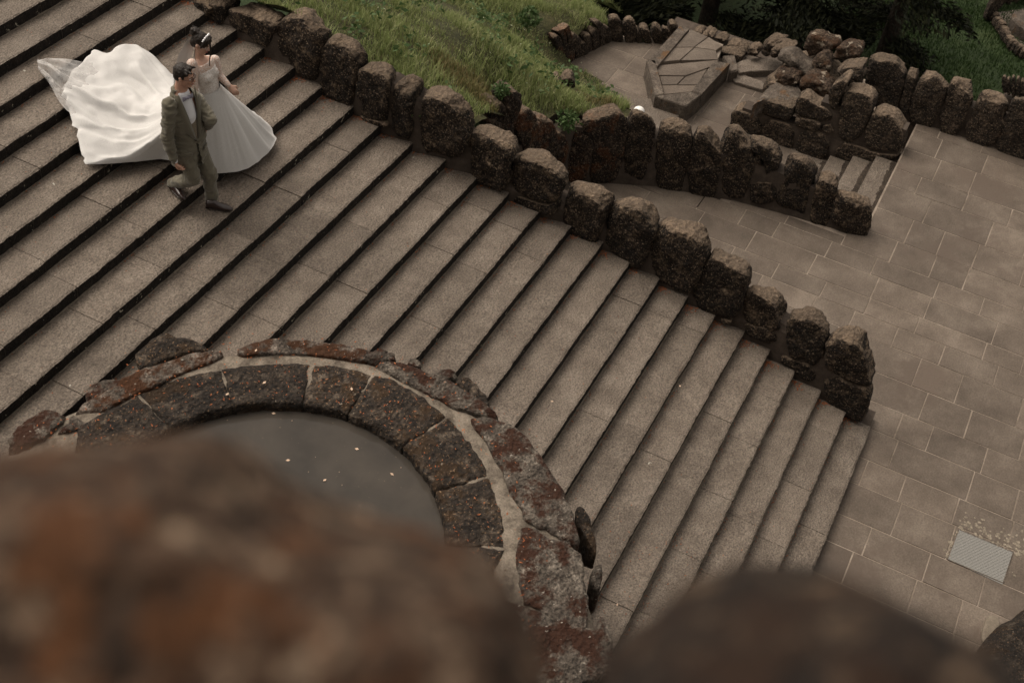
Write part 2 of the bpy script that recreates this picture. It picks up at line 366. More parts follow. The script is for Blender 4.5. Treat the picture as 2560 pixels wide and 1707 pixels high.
for r in range(len(ROWS) - 1):
    xa, xb = ROWS[r], ROWS[r + 1]; xm = (xa + xb) / 2
    yl = min(low_bound(xa + .02), low_bound(xb - .02)) if -3.6 < xm < .2 else low_bound(xm)
    js = list(KNOWN.get(r, []))
    yhi = 3.4 if xm > -1 else 2.4
    if not js: js = [yl + rng.uniform(.35, .8)]
    while js[0] - yl > 1.05: js.insert(0, js[0] - rng.uniform(.5, .95))
    while js[-1] < yhi: js.append(js[-1] + rng.uniform(.5, 1.0))
    ys = [yl] + [q for q in js if q > yl + .15]
    for a, b in zip(ys[:-1], ys[1:]): slab_mesh('paving_slab', xa, xb, a, b, PLAZA_Z, .07, M['paver'], plaza)
for a, b in ((-3.25, -2.35), (-2.35, -1.45)): slab_mesh('paving_slab', -3.66, -3.43, a, b, PLAZA_Z, .07, M['paver'], plaza)
for a, b in ((-4.9, -4.1),): slab_mesh('paving_slab', -3.2, -3.0, a, b, PLAZA_Z, .07, M['paver'], plaza)
bed_v = []; bed_f = []
add_box(bed_v, bed_f, (-7.7, -1.24, -3.1), (9.2, 9, PLAZA_Z - .007)); add_box(bed_v, bed_f, (-2.4, -6.2, -3.1), (.35, -1.24, PLAZA_Z - .007)); add_box(bed_v, bed_f, (-3.75, -3.4, -3.1), (-2.4, -1.24, PLAZA_Z - .007))
add_box(bed_v, bed_f, (-3.05, -5.2, -3.1), (-2.4, -3.4, PLAZA_Z - .007))
mesh_obj('joint_bed', bed_v, bed_f, M['joint'], plaza, smooth=False)

# ------------------------------------------------------------------ boulder wall beside the stairs
stair_wall = empty('boulder_wall', (.7, -5, 1.5), 'long rough parapet of upright brown boulders descending along the staircase edge', 'wall')
MAIN = [
 [(470,0),(500,-8),(525,0),(520,28),(505,40),(478,22)], [(505,2),(530,-6),(556,6),(558,40),(545,52),(520,34)],
 [(552,14),(575,8),(600,4),(625,8),(643,15),(676,40),(684,62),(671,112),(640,98),(605,80),(555,50)],
 [(687,33),(700,22),(713,18),(735,20),(753,26),(782,48),(793,84),(790,130),(787,198),(740,165),(690,130)],
 [(801,102),(810,88),(823,82),(856,88),(880,115),(891,160),(880,230),(868,268),(835,245),(799,228)],
 [(896,165),(900,158),(912,156),(955,163),(974,191),(966,226),(963,297),(930,295),(893,283),(891,226)],
 [(978,196),(991,183),(1011,183),(1031,196),(1031,229),(1023,265),(1029,343),(978,333),(974,252)],
 [(1040,219),(1057,211),(1077,212),(1108,226),(1134,257),(1157,303),(1157,334),(1151,392),(1100,382),(1047,372),(1037,290)],
 [(1172,316),(1182,300),(1210,308),(1241,326),(1266,354),(1281,377),(1266,405),(1261,471),(1215,455),(1172,430),(1167,367)],
 [(1274,391),(1289,377),(1325,375),(1373,395),(1402,420),(1409,446),(1398,494),(1376,508),(1330,495),(1278,475),(1270,439)],
 [(1406,475),(1412,463),(1425,458),(1444,460),(1470,470),(1490,470),(1513,491),(1516,514),(1503,560),(1497,605),(1475,605),(1432,593),(1404,539)],
 [(1518,526),(1525,508),(1545,500),(1580,498),(1610,511),(1633,534),(1635,572),(1622,613),(1607,660),(1577,653),(1516,621)],
 [(1641,566),(1652,556),(1676,553),(1731,571),(1761,604),(1765,642),(1744,707),(1732,733),(1685,710),(1627,684),(1629,610)],
 [(1755,665),(1773,625),(1802,621),(1846,643),(1867,665),(1870,694),(1861,735),(1843,788),(1791,775),(1733,752)],
 [(1861,735),(1872,707),(1890,710),(1915,724),(1949,753),(1957,797),(1955,822),(1898,812),(1858,790)],
 [(1963,826),(1972,780),(1985,774),(2003,777),(2040,789),(2066,822),(2066,848),(2051,895),(2029,905),(1978,884)],
 [(2069,855),(2075,842),(2090,834),(2128,831),(2155,848),(2174,899),(2187,939),(2175,963),(2139,947),(2069,917),(2066,881)]]
for i, px in enumerate(MAIN):
    cx, cy = np.mean(px, 0); q = on_plane(cx, cy, (.7, 0, 0), (1, 0, 0)); x = wall_x(q[1] - .1)
    stone('boulder', px, (x + .02, 0, 0), (1, 0.0, 0), .38, M['tuff'], stair_wall, lower=.4, seed=i, amp=.04, drop=.1, it=1, grow=1.02, freq=4.2)
FOOT = [[(1795,793),(1828,795),(1830,812),(1797,810)], [(1857,804),(1900,810),(1941,826),(1938,868),(1900,856),(1861,843)],
 [(1949,884),(1978,895),(2040,910),(2040,963),(1989,945),(1985,921),(1945,905)], [(2056,930),(2077,926),(2120,956),(2175,968),(2177,1001),(2155,1058),(2139,1062),(2051,1003)],
 [(1276,480),(1330,499),(1376,512),(1390,505),(1385,548),(1340,530),(1276,505)], [(893,287),(962,300),(966,330),(893,295)], [(800,232),(868,272),(884,290),(870,290),(800,250)]]
for i, px in enumerate(FOOT):
    cx, cy = np.mean(px, 0); q = on_plane(cx, cy, (.7, 0, 0), (1, 0, 0)); x = wall_x(q[1] - .1)
    stone('footing_stone', px, (x + .03, 0, 0), (1, 0, 0), .3, M['tuff'], stair_wall, lower=.15, seed=40 + i, amp=.02, N=36)
top_px = [(470,8),(545,34),(684,74),(791,104),(884,186),(969,204),(1031,240),(1162,344),(1270,455),(1400,505),(1515,565),(1632,618),(1755,700),(1865,750),(1960,815),(2066,880),(2140,960),(2150,1050)]
T3 = []
for x, y in top_px:
    q = on_plane(x, y, (.7, 0, 0), (1, 0, 0)); X = wall_x(q[1]) - .02; T3.append(on_plane(x, y, (X, 0, 0), (1, 0, 0)))
T3 = [np.array([wall_x(-11.6) - .02, -11.6, 4.6])] + T3
V = []; Fs = []
for p in T3:
    zb = ramp_z(p[1]) - .8
    V += [p + [-.05, 0, -.02], p + [0, 0, -.1], [p[0] + .0, p[1], zb], [p[0] - .34, p[1], zb], p + [-.34, 0, -.1], p + [-.28, 0, -.02]]
for i in range(len(T3) - 1):
    for q in range(6): Fs.append((i * 6 + q, (i + 1) * 6 + q, (i + 1) * 6 + (q + 1) % 6, i * 6 + (q + 1) % 6))
Fs += [[0, 1, 2, 3, 4, 5], [6 * len(T3) - 6 + q for q in range(6)][::-1]]
mesh_obj('mortar_core', V, Fs, M['wall_mortar'], stair_wall, smooth=False)

# ------------------------------------------------------------------ parapet between the passage and the lower path
def track_plane(base, pts):
    """vertical plane through a polyline of plan points at the place seen above image column base"""
    pts = np.asarray(pts, float); best = None
    for a, b in zip(pts[:-1], pts[1:]):
        t = (b - a) / np.linalg.norm(b - a); n = np.array([t[1], -t[0], 0.]) if True else None
        if n @ np.array([.78, .62, 0]) < 0: n = -n
        A = np.array([a[0], a[1], 0]); q = on_plane(base[0], base[1], A, n); s = (q[:2] - a) @ t
        e = max(0, -s, s - np.linalg.norm(b - a))
        if best is None or e < best[0]: best = (e, A, n)
    return best[1], best[2]
MID = [(.5, -5.62), (-.2, -5.78), (-1.3, -5.95), (-2.49, -5.57), (-3.136, -4.36), (-3.5, -3.2), (-3.65, -2.26), (-3.75, -1.4), (-3.85, -1.15)]
low_wall = empty('boulder_parapet', (-3, -4, PLAZA_Z), 'curved parapet of mossy upright boulders dividing the paved passage from the lower path', 'wall')
SECOND = [
 [(1223,285),(1237,281),(1255,285),(1257,325),(1250,335),(1225,310)], [(1230,244),(1240,236),(1254,235),(1270,256),(1289,311),(1294,375),(1270,370),(1252,329),(1227,300)],
 [(1263,223),(1276,208),(1290,203),(1304,219),(1306,256),(1291,313),(1270,270)], [(1292,270),(1312,263),(1336,263),(1362,329),(1358,384),(1318,380),(1296,329)],
 [(1344,278),(1365,276),(1386,285),(1397,329),(1400,408),(1362,392)], [(1391,322),(1417,322),(1422,351),(1412,436),(1396,415)],
 [(1418,305),(1433,299),(1455,305),(1486,322),(1484,366),(1469,456),(1420,462),(1412,420)],
 [(1453,300),(1486,271),(1512,262),(1537,260),(1570,285),(1576,322),(1550,435),(1526,455),(1472,452),(1484,358)],
 [(1576,303),(1585,278),(1600,274),(1620,278),(1641,303),(1644,325),(1622,445),(1560,445),(1558,413)],
 [(1647,322),(1652,306),(1668,299),(1706,300),(1733,322),(1732,345),(1713,465),(1690,478),(1634,458)],
 [(1735,336),(1748,322),(1765,320),(1786,326),(1807,347),(1809,395),(1792,487),(1769,498),(1714,467)],
 [(1804,336),(1815,321),(1830,316),(1848,321),(1883,366),(1889,388),(1869,475),(1846,489),(1798,466)],
 [(1872,355),(1880,348),(1897,346),(1934,369),(1953,399),(1942,441),(1919,437),(1908,400),(1895,375)], [(1886,379),(1903,378),(1909,410),(1896,433),(1884,412)], [(1881,435),(1919,441),(1946,452),(1935,505),(1870,486)],
 [(1956,439),(1963,402),(1975,391),(1993,388),(2022,399),(2041,431),(2036,448),(2015,533),(2000,533),(1940,503)],
 [(2040,450),(2048,435),(2060,430),(2077,431),(2094,453),(2092,486),(2074,548),(2050,550),(2021,536)],
 [(2093,505),(2104,485),(2125,481),(2150,485),(2184,508),(2187,530),(2176,588),(2139,585),(2076,548)]]
for i, px in enumerate(SECOND):
    p = np.array(px, float); b = p[p[:, 1] > p[:, 1].max() - 12].mean(0)
    if i < 6: A, n = np.array([-1.3, -5.95, 0]), np.array([.35, .94, 0])
    else: A, n = track_plane(b, MID)
    stone('boulder', px, A, n, .34, M['tuff_moss'] if i < 8 else M['tuff'], low_wall, lower=.34, seed=70 + i, amp=.036, drop=.12, it=1, grow=1.02, freq=4.2)
V = []; Fs = []; mt = [1.6, 1.4, 1.15, .95, .82, .72, .6, .3, -.1]
for (x, y), z in zip(MID, mt):
    i = len(V); V += [(x - .03, y - .02, z - .1), (x - .03, y - .02, -1.2), (x - .3, y - .12, -1.2), (x - .3, y - .12, z - .1)]
for i in range(len(MID) - 1):
    for q in range(4): Fs.append((i * 4 + q, (i + 1) * 4 + q, (i + 1) * 4 + (q + 1) % 4, i * 4 + (q + 1) % 4))
Fs += [[0, 1, 2, 3], [4 * len(MID) - 4 + q for q in (3, 2, 1, 0)]]
mesh_obj('mortar_core', V, Fs, M['wall_mortar'], low_wall, smooth=False)

# ------------------------------------------------------------------ far parapet and block wall
far_wall = empty('garden_parapet', (-7.6, 0, PLAZA_Z), 'parapet of tall upright boulders between the paved terrace and the lawn', 'wall')
FAR = [[(2157,234),(2161,205),(2170,150),(2179,131),(2208,122),(2234,128),(2268,157),(2264,183),(2238,282),(2200,262)], [(2267,194),(2275,165),(2285,160),(2294,168),(2295,190),(2271,290),(2244,285)],
 [(2292,208),(2300,183),(2312,174),(2351,172),(2370,197),(2370,216),(2339,316),(2305,305),(2268,291)], [(2373,216),(2378,195),(2390,185),(2424,190),(2443,219),(2432,249),(2396,341),(2343,315)],
 [(2442,249),(2450,228),(2465,217),(2504,227),(2527,249),(2524,267),(2483,371),(2405,340)], [(2526,271),(2535,243),(2550,234),(2600,240),(2612,290),(2592,402),(2540,392),(2487,370)], [(2614,290),(2630,262),(2670,262),(2700,300),(2680,430),(2596,405)]]
for i, px in enumerate(FAR): stone('boulder', px, (-7.42, 0, 0), (1, 0, 0), .34, M['tuff_grey'], far_wall, lower=.45, seed=100 + i, amp=.03, drop=.12, it=1, grow=1.02)
x = -7.42
for i in range(6):      # the same wall carries on beyond the picture
    y = 1.25 + i * .55
    st = resample(chaikin([(-.25, 0), (.25, 0), (.26, .7), (.18, .98), (-.15, 1.0), (-.26, .75)], 2), 36)
    stone_from('boulder', st, st.mean(0), np.array([x, y, PLAZA_Z]), np.array([0, 1., 0]), np.array([0, 0, 1.]), np.array([1., 0, 0]), .34, M['tuff_grey'], far_wall, 120 + i, .03)
box_obj('mortar_core', (-7.75, -1.9, -3.1), (-7.5, 5, .42), M['wall_mortar'], far_wall)

block_wall = empty('block_wall', (-6.4, -2.5, LOW_Z), 'wall of squared dark stone blocks beside the few steps going down', 'wall')
BLOCK = [[(1834,262),(1850,262),(1883,278),(1911,294),(1899,342),(1869,350),(1822,332)], [(1889,246),(1906,241),(1945,246),(1972,257),(1988,262),(1976,305),(1930,292),(1891,280)],
 [(1987,253),(1998,234),(2010,231),(2022,236),(2038,252),(2077,264),(2085,297),(2058,305),(1984,290)], [(2078,216),(2101,194),(2122,181),(2128,189),(2106,228),(2088,282),(2069,262)],
 [(2110,230),(2116,219),(2125,216),(2152,219),(2183,237),(2187,257),(2166,310),(2143,355),(2095,353),(2095,294)], [(2185,273),(2190,266),(2200,265),(2236,282),(2247,300),(2263,320),(2255,382),(2210,380),(2164,374),(2162,337)],
 [(1906,297),(1972,312),(1988,326),(1979,390),(1938,375),(1897,350)], [(1995,323),(2076,338),(2068,410),(1983,396)], [(2055,311),(2081,313),(2085,337),(2053,334)], [(1984,294),(2053,307),(2050,333),(1989,319)], [(2083,354),(2144,364),(2187,386),(2255,391),(2232,400),(2160,420),(2074,408)]]
for i, px in enumerate(BLOCK): stone('stone_block', px, (-6.3, 0, 0), (1, 0, 0), .34, M['tuff_grey'], block_wall, lower=.3 if i < 6 else 0, seed=140 + i, amp=.018, rings=FLAT, it=1)
box_obj('mortar_core', (-6.62, -4.0, -1.6), (-6.35, -1.22, -.3), M['wall_mortar'], block_wall)
box_obj('mortar_fill', (-6.62, -2.75, -1.6), (-6.36, -1.3, .3), M['wall_mortar'], block_wall)
slab_px = [(1880,262),(1945,200),(2000,240),(1990,258)]
stone('capping_slab', [(1875,268),(1940,196),(1990,205),(2008,236),(1985,258),(1905,245)], (0, 0, .02), (0, 0, 1), .3, M['kerb'], block_wall, seed=160, amp=.012, rings=FLAT, it=1)

# ------------------------------------------------------------------ small stair to the lower path
small = empty('small_stairs', (-5, -1.6, LOW_Z), 'short flight of stone steps leading down from the terrace to the lower path', kind='structure')
for k in range(4):
    z = PLAZA_Z - (k + 1) * (PLAZA_Z - LOW_Z) / 4.; y1 = -1.24 - k * .36; 
    for xa, xb in ((-6.3, -5.35), (-5.35, -4.5), (-4.5, -3.8)):
        slab_mesh('step_slab', xa, xb, y1 - .37, y1, z, .2, M['tread'], small, gap=.003)

V = []; Fs = []  # painted shade: dark strips along the foot of each small step's riser
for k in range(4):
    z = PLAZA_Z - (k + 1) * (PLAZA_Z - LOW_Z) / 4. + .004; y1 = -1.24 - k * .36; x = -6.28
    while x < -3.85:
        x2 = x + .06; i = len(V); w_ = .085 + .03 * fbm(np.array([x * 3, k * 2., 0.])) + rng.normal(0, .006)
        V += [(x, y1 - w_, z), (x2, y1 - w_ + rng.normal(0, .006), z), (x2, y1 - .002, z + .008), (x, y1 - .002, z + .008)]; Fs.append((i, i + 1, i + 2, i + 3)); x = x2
tag(mesh_obj('foot_shade', V, Fs, M['riser_low'], small, smooth=False), kind='stuff')
# ------------------------------------------------------------------ lower path and water channel
low = empty('lower_path', (-6.5, -4.5, LOW_Z), 'sunken path of pale stone slabs below the parapet', kind='structure')
LR = [-9.3, -8.7, -8.05, -7.5, -6.9, -6.3, -5.65, -5.0, -4.4, -3.75]
for r in range(len(LR) - 1):
    y = float(np.interp(LR[r] + .3, [-9.3, -8.7, -7.6, -6.5, -5.], [-5.75, -6.15, -7.2, -7.35, -7.35])); yend = -2.72 if LR[r] > -6.35 else -2.3
    while y < yend:
        y2 = min(y + rng.uniform(.6, 1.15), yend)
        if yend - y2 < .25: y2 = yend
        slab_mesh('paving_slab', LR[r], LR[r + 1], y, y2, LOW_Z, .06, M['paver'], low); y = y2
lb_v = []; lb_f = []; add_box(lb_v, lb_f, (-9.35, -5.7, -3.1), (-8.6, -1.3, LOW_Z - .007)); add_box(lb_v, lb_f, (-8.6, -6.3, -3.1), (-7.9, -1.3, LOW_Z - .007)); add_box(lb_v, lb_f, (-7.9, -7.2, -3.1), (-3.4, -1.3, LOW_Z - .007))
mesh_obj('joint_bed', lb_v, lb_f, M['joint'], low, smooth=False)
ch = empty('water_channel', (-7.6, -5.4, LOW_Z), 'dry angular stone channel with raised mossy kerbs on the lower path', 'channel')
def lev(px, z): return [on_level(x, y, z) for x, y in px]
KZ = -.36
prism('channel_bed', lev([(1722,76),(1808,112),(1790,160),(1735,240),(1655,240),(1630,160)], -.475), LOW_Z - .05, M['joint'], ch)
for px, nm in [([(1702,62),(1724,71),(1644,166),(1622,150)], 'kerb'), ([(1617,150),(1637,150),(1660,236),(1638,240)], 'kerb'), ([(1638,241),(1660,237),(1728,229),(1753,237),(1716,266)], 'kerb'), ([(1786,152),(1826,158),(1754,236),(1730,227)], 'kerb')]:
    prism('kerb', lev(px, KZ), LOW_Z - .05, M['kerb'], ch, bevel=.02)
for px, z in [([(1639,165),(1798,150),(1785,164),(1715,189),(1648,188)], -.425), ([(1649,189),(1714,190),(1692,211),(1655,212)], -.445), ([(1716,190),(1770,170),(1744,212),(1694,212)], -.445), ([(1655,213),(1745,213),(1730,229),(1660,236)], -.46),
              ([(1727,74),(1770,92),(1735,118),(1688,118)], -.40), ([(1772,93),(1806,115),(1790,126),(1737,118)], -.40), ([(1686,119),(1735,119),(1700,150),(1656,155)], -.405), ([(1737,119),(1790,127),(1796,149),(1702,151)], -.41)]:
    prism('channel_slab', lev(px, z), LOW_Z - .05, M['paver'], ch, bevel=.008)
prism('kerb_block', lev([(1808,138),(1837,137),(1846,176),(1826,180)], -.5), LOW_Z - .05, M['kerb'], ch, bevel=.03)
prism('step_slab', lev([(1545,246),(1640,246),(1704,270),(1712,278),(1650,330),(1560,300)], -.585), LOW_Z - .02, M['tread'], low, bevel=.012)
prism('step_slab', lev([(1838,160),(1852,152),(1878,146),(1950,142),(1972,166),(1935,176),(1880,178),(1848,182)], -.6), LOW_Z - .02, M['tread'], low, bevel=.015)
prism('step_slab', lev([(1822,187),(1850,184),(1905,203),(1925,220),(1910,226),(1838,204)], -.665), LOW_Z - .02, M['tread'], low, bevel=.015)

# ------------------------------------------------------------------ palisade of tall stones behind the path
pal = empty('stone_palisade', (-7.2, -7, LOW_Z), 'palisade of tall narrow standing stones around the back of the lower path', 'wall')
KS = [[(1385,79),(1395,74),(1407,84),(1413,106),(1411,163),(1404,158),(1388,94)], [(1384,118),(1400,113),(1408,148),(1406,168),(1387,140)], [(1394,62),(1410,54),(1420,69),(1425,118),(1425,166),(1412,158),(1407,81)],
 [(1407,49),(1422,43),(1433,62),(1439,104),(1440,170),(1424,166),(1422,74)], [(1437,74),(1454,79),(1460,111),(1460,172),(1442,167),(1439,111)], [(1454,86),(1470,91),(1471,123),(1467,172),(1456,172)],
 [(1459,79),(1471,72),(1483,76),(1486,118),(1480,160),(1468,165),(1468,99)], [(1476,64),(1489,54),(1502,64),(1503,118),(1497,143),(1484,150),(1484,81)], [(1489,44),(1503,38),(1515,52),(1517,104),(1514,120),(1501,133),(1502,74)],
 [(1514,59),(1523,53),(1529,69),(1529,108),(1517,118)], [(1521,44),(1530,30),(1548,31),(1559,49),(1561,108),(1548,110),(1528,103),(1524,64)], [(1559,52),(1570,37),(1585,37),(1593,54),(1593,110),(1575,115),(1561,108)],
 [(1591,64),(1604,67),(1610,113),(1592,113)], [(1599,64),(1609,54),(1624,59),(1633,81),(1630,115),(1612,115),(1607,81)], [(1629,62),(1641,51),(1655,57),(1658,86),(1655,115),(1632,115)], [(1657,64),(1671,59),(1679,69),(1677,106),(1659,110)],
 [(1673,52),(1686,46),(1698,54),(1698,76),(1690,102),(1678,104)]]
Pa = on_level(1405, 166, LOW_Z); Pb = on_level(1526, 106, LOW_Z); Pc = on_level(1700, 112, LOW_Z)
t1 = (Pb - Pa) / np.linalg.norm(Pb - Pa); n1 = np.array([-t1[1], t1[0], 0]); n1 *= np.sign(n1 @ np.array([.78, .62, 0]))
t2 = (Pc - Pb) / np.linalg.norm(Pc - Pb); n2 = np.array([-t2[1], t2[0], 0]); n2 *= np.sign(n2 @ np.array([.78, .62, 0]))
for i, px in enumerate(KS):
    stone('standing_stone', px, Pa if i < 10 else Pb, n1 if i < 10 else n2, .24, M['tuff_moss'] if i < 4 else M['tuff_grey'], pal, lower=.45, seed=180 + i, amp=.022, N=36)
# rows of rough stones edging the terrace and the rockwork at the corner
edge = empty('rock_edging', (-8.9, -5.3, LOW_Z), 'low row of rough rocks edging the lower path in front of the dark trees', 'rocks')
for i, px in enumerate([[(1728,84),(1733,75),(1750,75),(1755,89),(1738,94)], [(1754,81),(1762,76),(1772,85),(1769,98),(1755,96)], [(1767,81),(1775,78),(1784,89),(1781,99),(1771,97)], [(1780,96),(1789,89),(1809,92),(1816,104),(1804,113)],
    [(1814,106),(1829,99),(1846,104),(1854,123),(1831,130),(1809,125)], [(1846,108),(1858,106),(1869,118),(1869,140),(1853,140)], [(1775,138),(1804,121),(1849,126),(1859,145),(1839,158),(1809,137),(1799,153)], [(1863,127),(1877,112),(1897,116),(1898,144),(1866,147)]]):
    stone('rock', px, (-8.75 if i < 6 else -8.4, 0, 0), (1, 0, 0), .35, M['tuff_grey'], edge, lower=.25, seed=210 + i, amp=.03, N=36)
box_obj('mortar_core', (-9.3, -6.3, -2.9), (-8.85, -4.0, LOW_Z + .02), M['wall_mortar'], edge)
heap = empty('rockwork', (-7.5, -3.6, LOW_Z), 'pile of big mossy rocks with pale mortar patches at the corner of the parapets', 'rocks')
HEAP = [(-7.75, [(2003,128),(2006,92),(2027,72),(2050,76),(2087,93),(2100,106),(2096,124),(2062,116),(2048,142),(2028,150)], 'heap'), (-7.6, [(2090,118),(2108,99),(2144,105),(2158,116),(2152,135),(2133,150),(2095,160),(2083,138)], 'heap'),
 (-7.35, [(2044,127),(2058,125),(2073,148),(2071,178),(2053,190),(2027,173)], 'heap'), (-7.3, [(1946,125),(1972,117),(1986,130),(2000,156),(2032,182),(2001,190),(1980,180),(1968,155),(1944,143)], 'kerb'),
 (-6.95, [(1926,196),(1941,176),(1972,175),(1996,191),(1993,221),(1938,210)], 'heap'), (-6.75, [(1995,202),(2024,184),(2053,189),(2077,206),(2074,239),(2056,250),(1998,221)], 'heap'), (-6.95, [(2087,178),(2116,156),(2162,148),(2157,173),(2143,222),(2122,224),(2108,187)], 'tuff_grey'),
 (-8.3, [(1898,122),(1909,99),(1929,87),(1952,96),(1957,109),(1932,121),(1923,147),(1898,144)], 'tuff_grey'), (-8.1, [(1929,118),(1944,106),(1972,110),(1985,116),(1965,126),(1940,146),(1924,147)], 'tuff_grey')]
for i, (x, px, m) in enumerate(HEAP): stone('rock', px, (x, 0, 0), (1, 0, 0), .5, M[m], heap, lower=.3, seed=230 + i, amp=.045, it=1, grow=1.04)
st = resample(chaikin([(-.95, 0), (.95, 0), (.8, .5), (.5, .95), (.1, 1.2), (-.4, 1.0), (-.75, .5)], 2), 40)
stone_from('mortar_core', st, st.mean(0), np.array([-7.4, -3.2, -.75]), np.array([0, 1., 0]), np.array([0, 0, .82]), np.array([1., 0, 0]), 1.0, M['tuff_grey'], heap, 250, .05)

# ------------------------------------------------------------------ grass bank
CTRL = []
for y in (-13, -11, -9.5, -8.5, -7.5, -6.5, -5.9): CTRL.append((wall_x(y) - .35, y, ramp_z(y) + .22)); CTRL.append((wall_x(y) - .7, y, ramp_z(y) + .2))
for x, y, z in [(1276,205,1.55),(1245,236,1.5),(1310,262,1.3),(1380,280,1.05),(1440,295,.95),(1500,265,.9),(1545,262,.75),(1580,275,.35),(1400,220,.75),(1330,160,1.15),(1200,120,1.9),(1100,160,2.35),(1150,60,1.5),(1250,80,.9),
                (1560,292,-.7),(1530,240,-.66),(1480,195,-.64),(1440,180,-.62),(1410,170,-.55),(1390,120,-.35),(1385,85,-.1),(1420,45,-.1),(1480,45,-.25),(1300,0,.0),(1400,0,-.6),(1500,0,-1.2),(1100,0,1.2),(900,0,2.5),(700,0,3.75),(950,80,2.75)]:
    CTRL.append(tuple(on_level(x, y, z)))
CTRL += [(-13, -9, -2.6), (-13, -13, -2.4), (-10.5, -9, -1.6), (-10, -12.5, -.6), (-6, -14, 1.6), (-9, -14.5, .2), (-3, -14.5, 3.3), (1, -15, 6.0), (-15, -15, -2.6), (-12, -7.5, -2.7), (-5.3, -5.6, -1.0)]
CTRL = np.array(CTRL)
def tps_fit(P):
    d = np.hypot(P[:, None, 0] - P[None, :, 0], P[:, None, 1] - P[None, :, 1]); K = np.where(d > 0, d * d * np.log(d + 1e-12), 0) + np.eye(len(P)) * .05
    A = np.zeros((len(P) + 3,) * 2); A[:-3, :-3] = K; A[:-3, -3] = 1; A[:-3, -2:] = P[:, :2]; A[-3:, :-3] = A[:-3, -3:].T
    return np.linalg.solve(A, np.r_[P[:, 2], 0, 0, 0])
TW = tps_fit(CTRL)
def bank_z(x, y):
    x = np.asarray(x, float); y = np.asarray(y, float); d = np.hypot(x[..., None] - CTRL[:, 0], y[..., None] - CTRL[:, 1])
    return (np.where(d > 0, d * d * np.log(d + 1e-12), 0)) @ TW[:-3] + TW[-3] + TW[-2] * x + TW[-1] * y
def inside(x, y, poly):
    x = np.asarray(x); y = np.asarray(y); r = np.zeros(x.shape, bool); n = len(poly)
    for i in range(n):
        (xa, ya), (xb, yb) = poly[i], poly[(i + 1) % n]
        c = ((ya > y) != (yb > y)) & (x < (xb - xa) * (y - ya) / (yb - ya + 1e-12) + xa); r ^= c
    return r
pathedge = [tuple(on_level(x, y, -.68)[:2]) for x, y in [(1566,292),(1545,262),(1510,215),(1470,190),(1440,180),(1405,167)]]
palback = [tuple((Pa - n1 * .12)[:2]), tuple((Pb - n1 * .12)[:2])]
BANK = [(1.5, -15.5), (wall_x(-11) - .08, -11), (wall_x(-9) - .08, -9), (wall_x(-7.5) - .08, -7.5), (wall_x(-6.2) - .1, -6.1), (.3, -5.95), (-.2, -6.0), (-1.3, -6.2), (-2.6, -5.85), (-3.1, -5.0)] + pathedge + palback + [(-9.5, -8.2), (-12.5, -7.6), (-16, -9), (-16, -15.5)]
xs = np.arange(-16, 2.2, .16); ys = np.arange(-15.5, -4.4, .16); X, Y = np.meshgrid(xs, ys, indexing='ij')
Z = bank_z(X, Y) + fbm(np.stack([X * 1.3, Y * 1.3, X * 0], -1), 3) * .05
V = np.stack([X, Y, Z], -1).reshape(-1, 3); nx, ny = X.shape
ii, jj = np.meshgrid(np.arange(nx - 1), np.arange(ny - 1), indexing='ij'); a = (ii * ny + jj).ravel()
Q = np.stack([a, a + ny, a + ny + 1, a + 1], 1); cx = V[Q].mean(1)
keep = inside(cx[:, 0], cx[:, 1], BANK); Q = Q[keep]
bank = tri_obj('grass_bank', V, Q, M['earth'], smooth=True); tag(bank, 'sloping bank of soil under the long grass', kind='structure')
def leaf_mat(name, cols, rough=.6, trans=.25):
    m = bpy.data.materials.new(name); t, b, new, link = nodes(m)
    geo = new('ShaderNodeNewGeometry'); n = noise_tex(new, link, geo.outputs['Position'], .9, 5, .65)
    mr = new('ShaderNodeMath'); mr.operation = 'MULTIPLY_ADD'; mr.inputs[1].default_value = .55; link(geo.outputs['Random Per Island'], mr.inputs[0])
    mm = new('ShaderNodeMath'); mm.operation = 'MULTIPLY'; mm.inputs[1].default_value = .55; link(n.outputs['Fac'], mm.inputs[0]); link(mm.outputs[0], mr.inputs[2])
    k = len(cols); r = ramp_node(new, [(.15 + .7 * i / (k - 1), c) for i, c in enumerate(cols)]); link(mr.outputs[0], r.inputs[0])
    link(r.outputs[0], b.inputs['Base Color']); b.inputs['Roughness'].default_value = rough; b.inputs['Specular IOR Level'].default_value = .2
    tr = new('ShaderNodeBsdfTranslucent'); link(r.outputs[0], tr.inputs[0]); ms = new('ShaderNodeMixShader'); ms.inputs[0].default_value = trans
    out = t.nodes['Material Output']; link(b.outputs[0], ms.inputs[1]); link(tr.outputs[0], ms.inputs[2]); link(ms.outputs[0], out.inputs[0])
    return m
M['grass'] = leaf_mat('grass_blades', [(.09, .115, .036), (.16, .20, .065), (.225, .262, .10), (.33, .33, .17)])
M['dry_grass'] = leaf_mat('dry_grass', [(.06, .075, .02), (.13, .12, .045), (.22, .17, .08)])
M['weeds'] = leaf_mat('weeds', [(.03, .06, .018), (.055, .095, .03), (.09, .13, .05)])
M['yew'] = leaf_mat('yew_needles', [(.003, .0045, .0016), (.007, .009, .003), (.018, .02, .006)], .8, .05)
M['lawn'] = leaf_mat('lawn_blades', [(.014, .03, .007), (.024, .048, .011), (.04, .068, .018)])
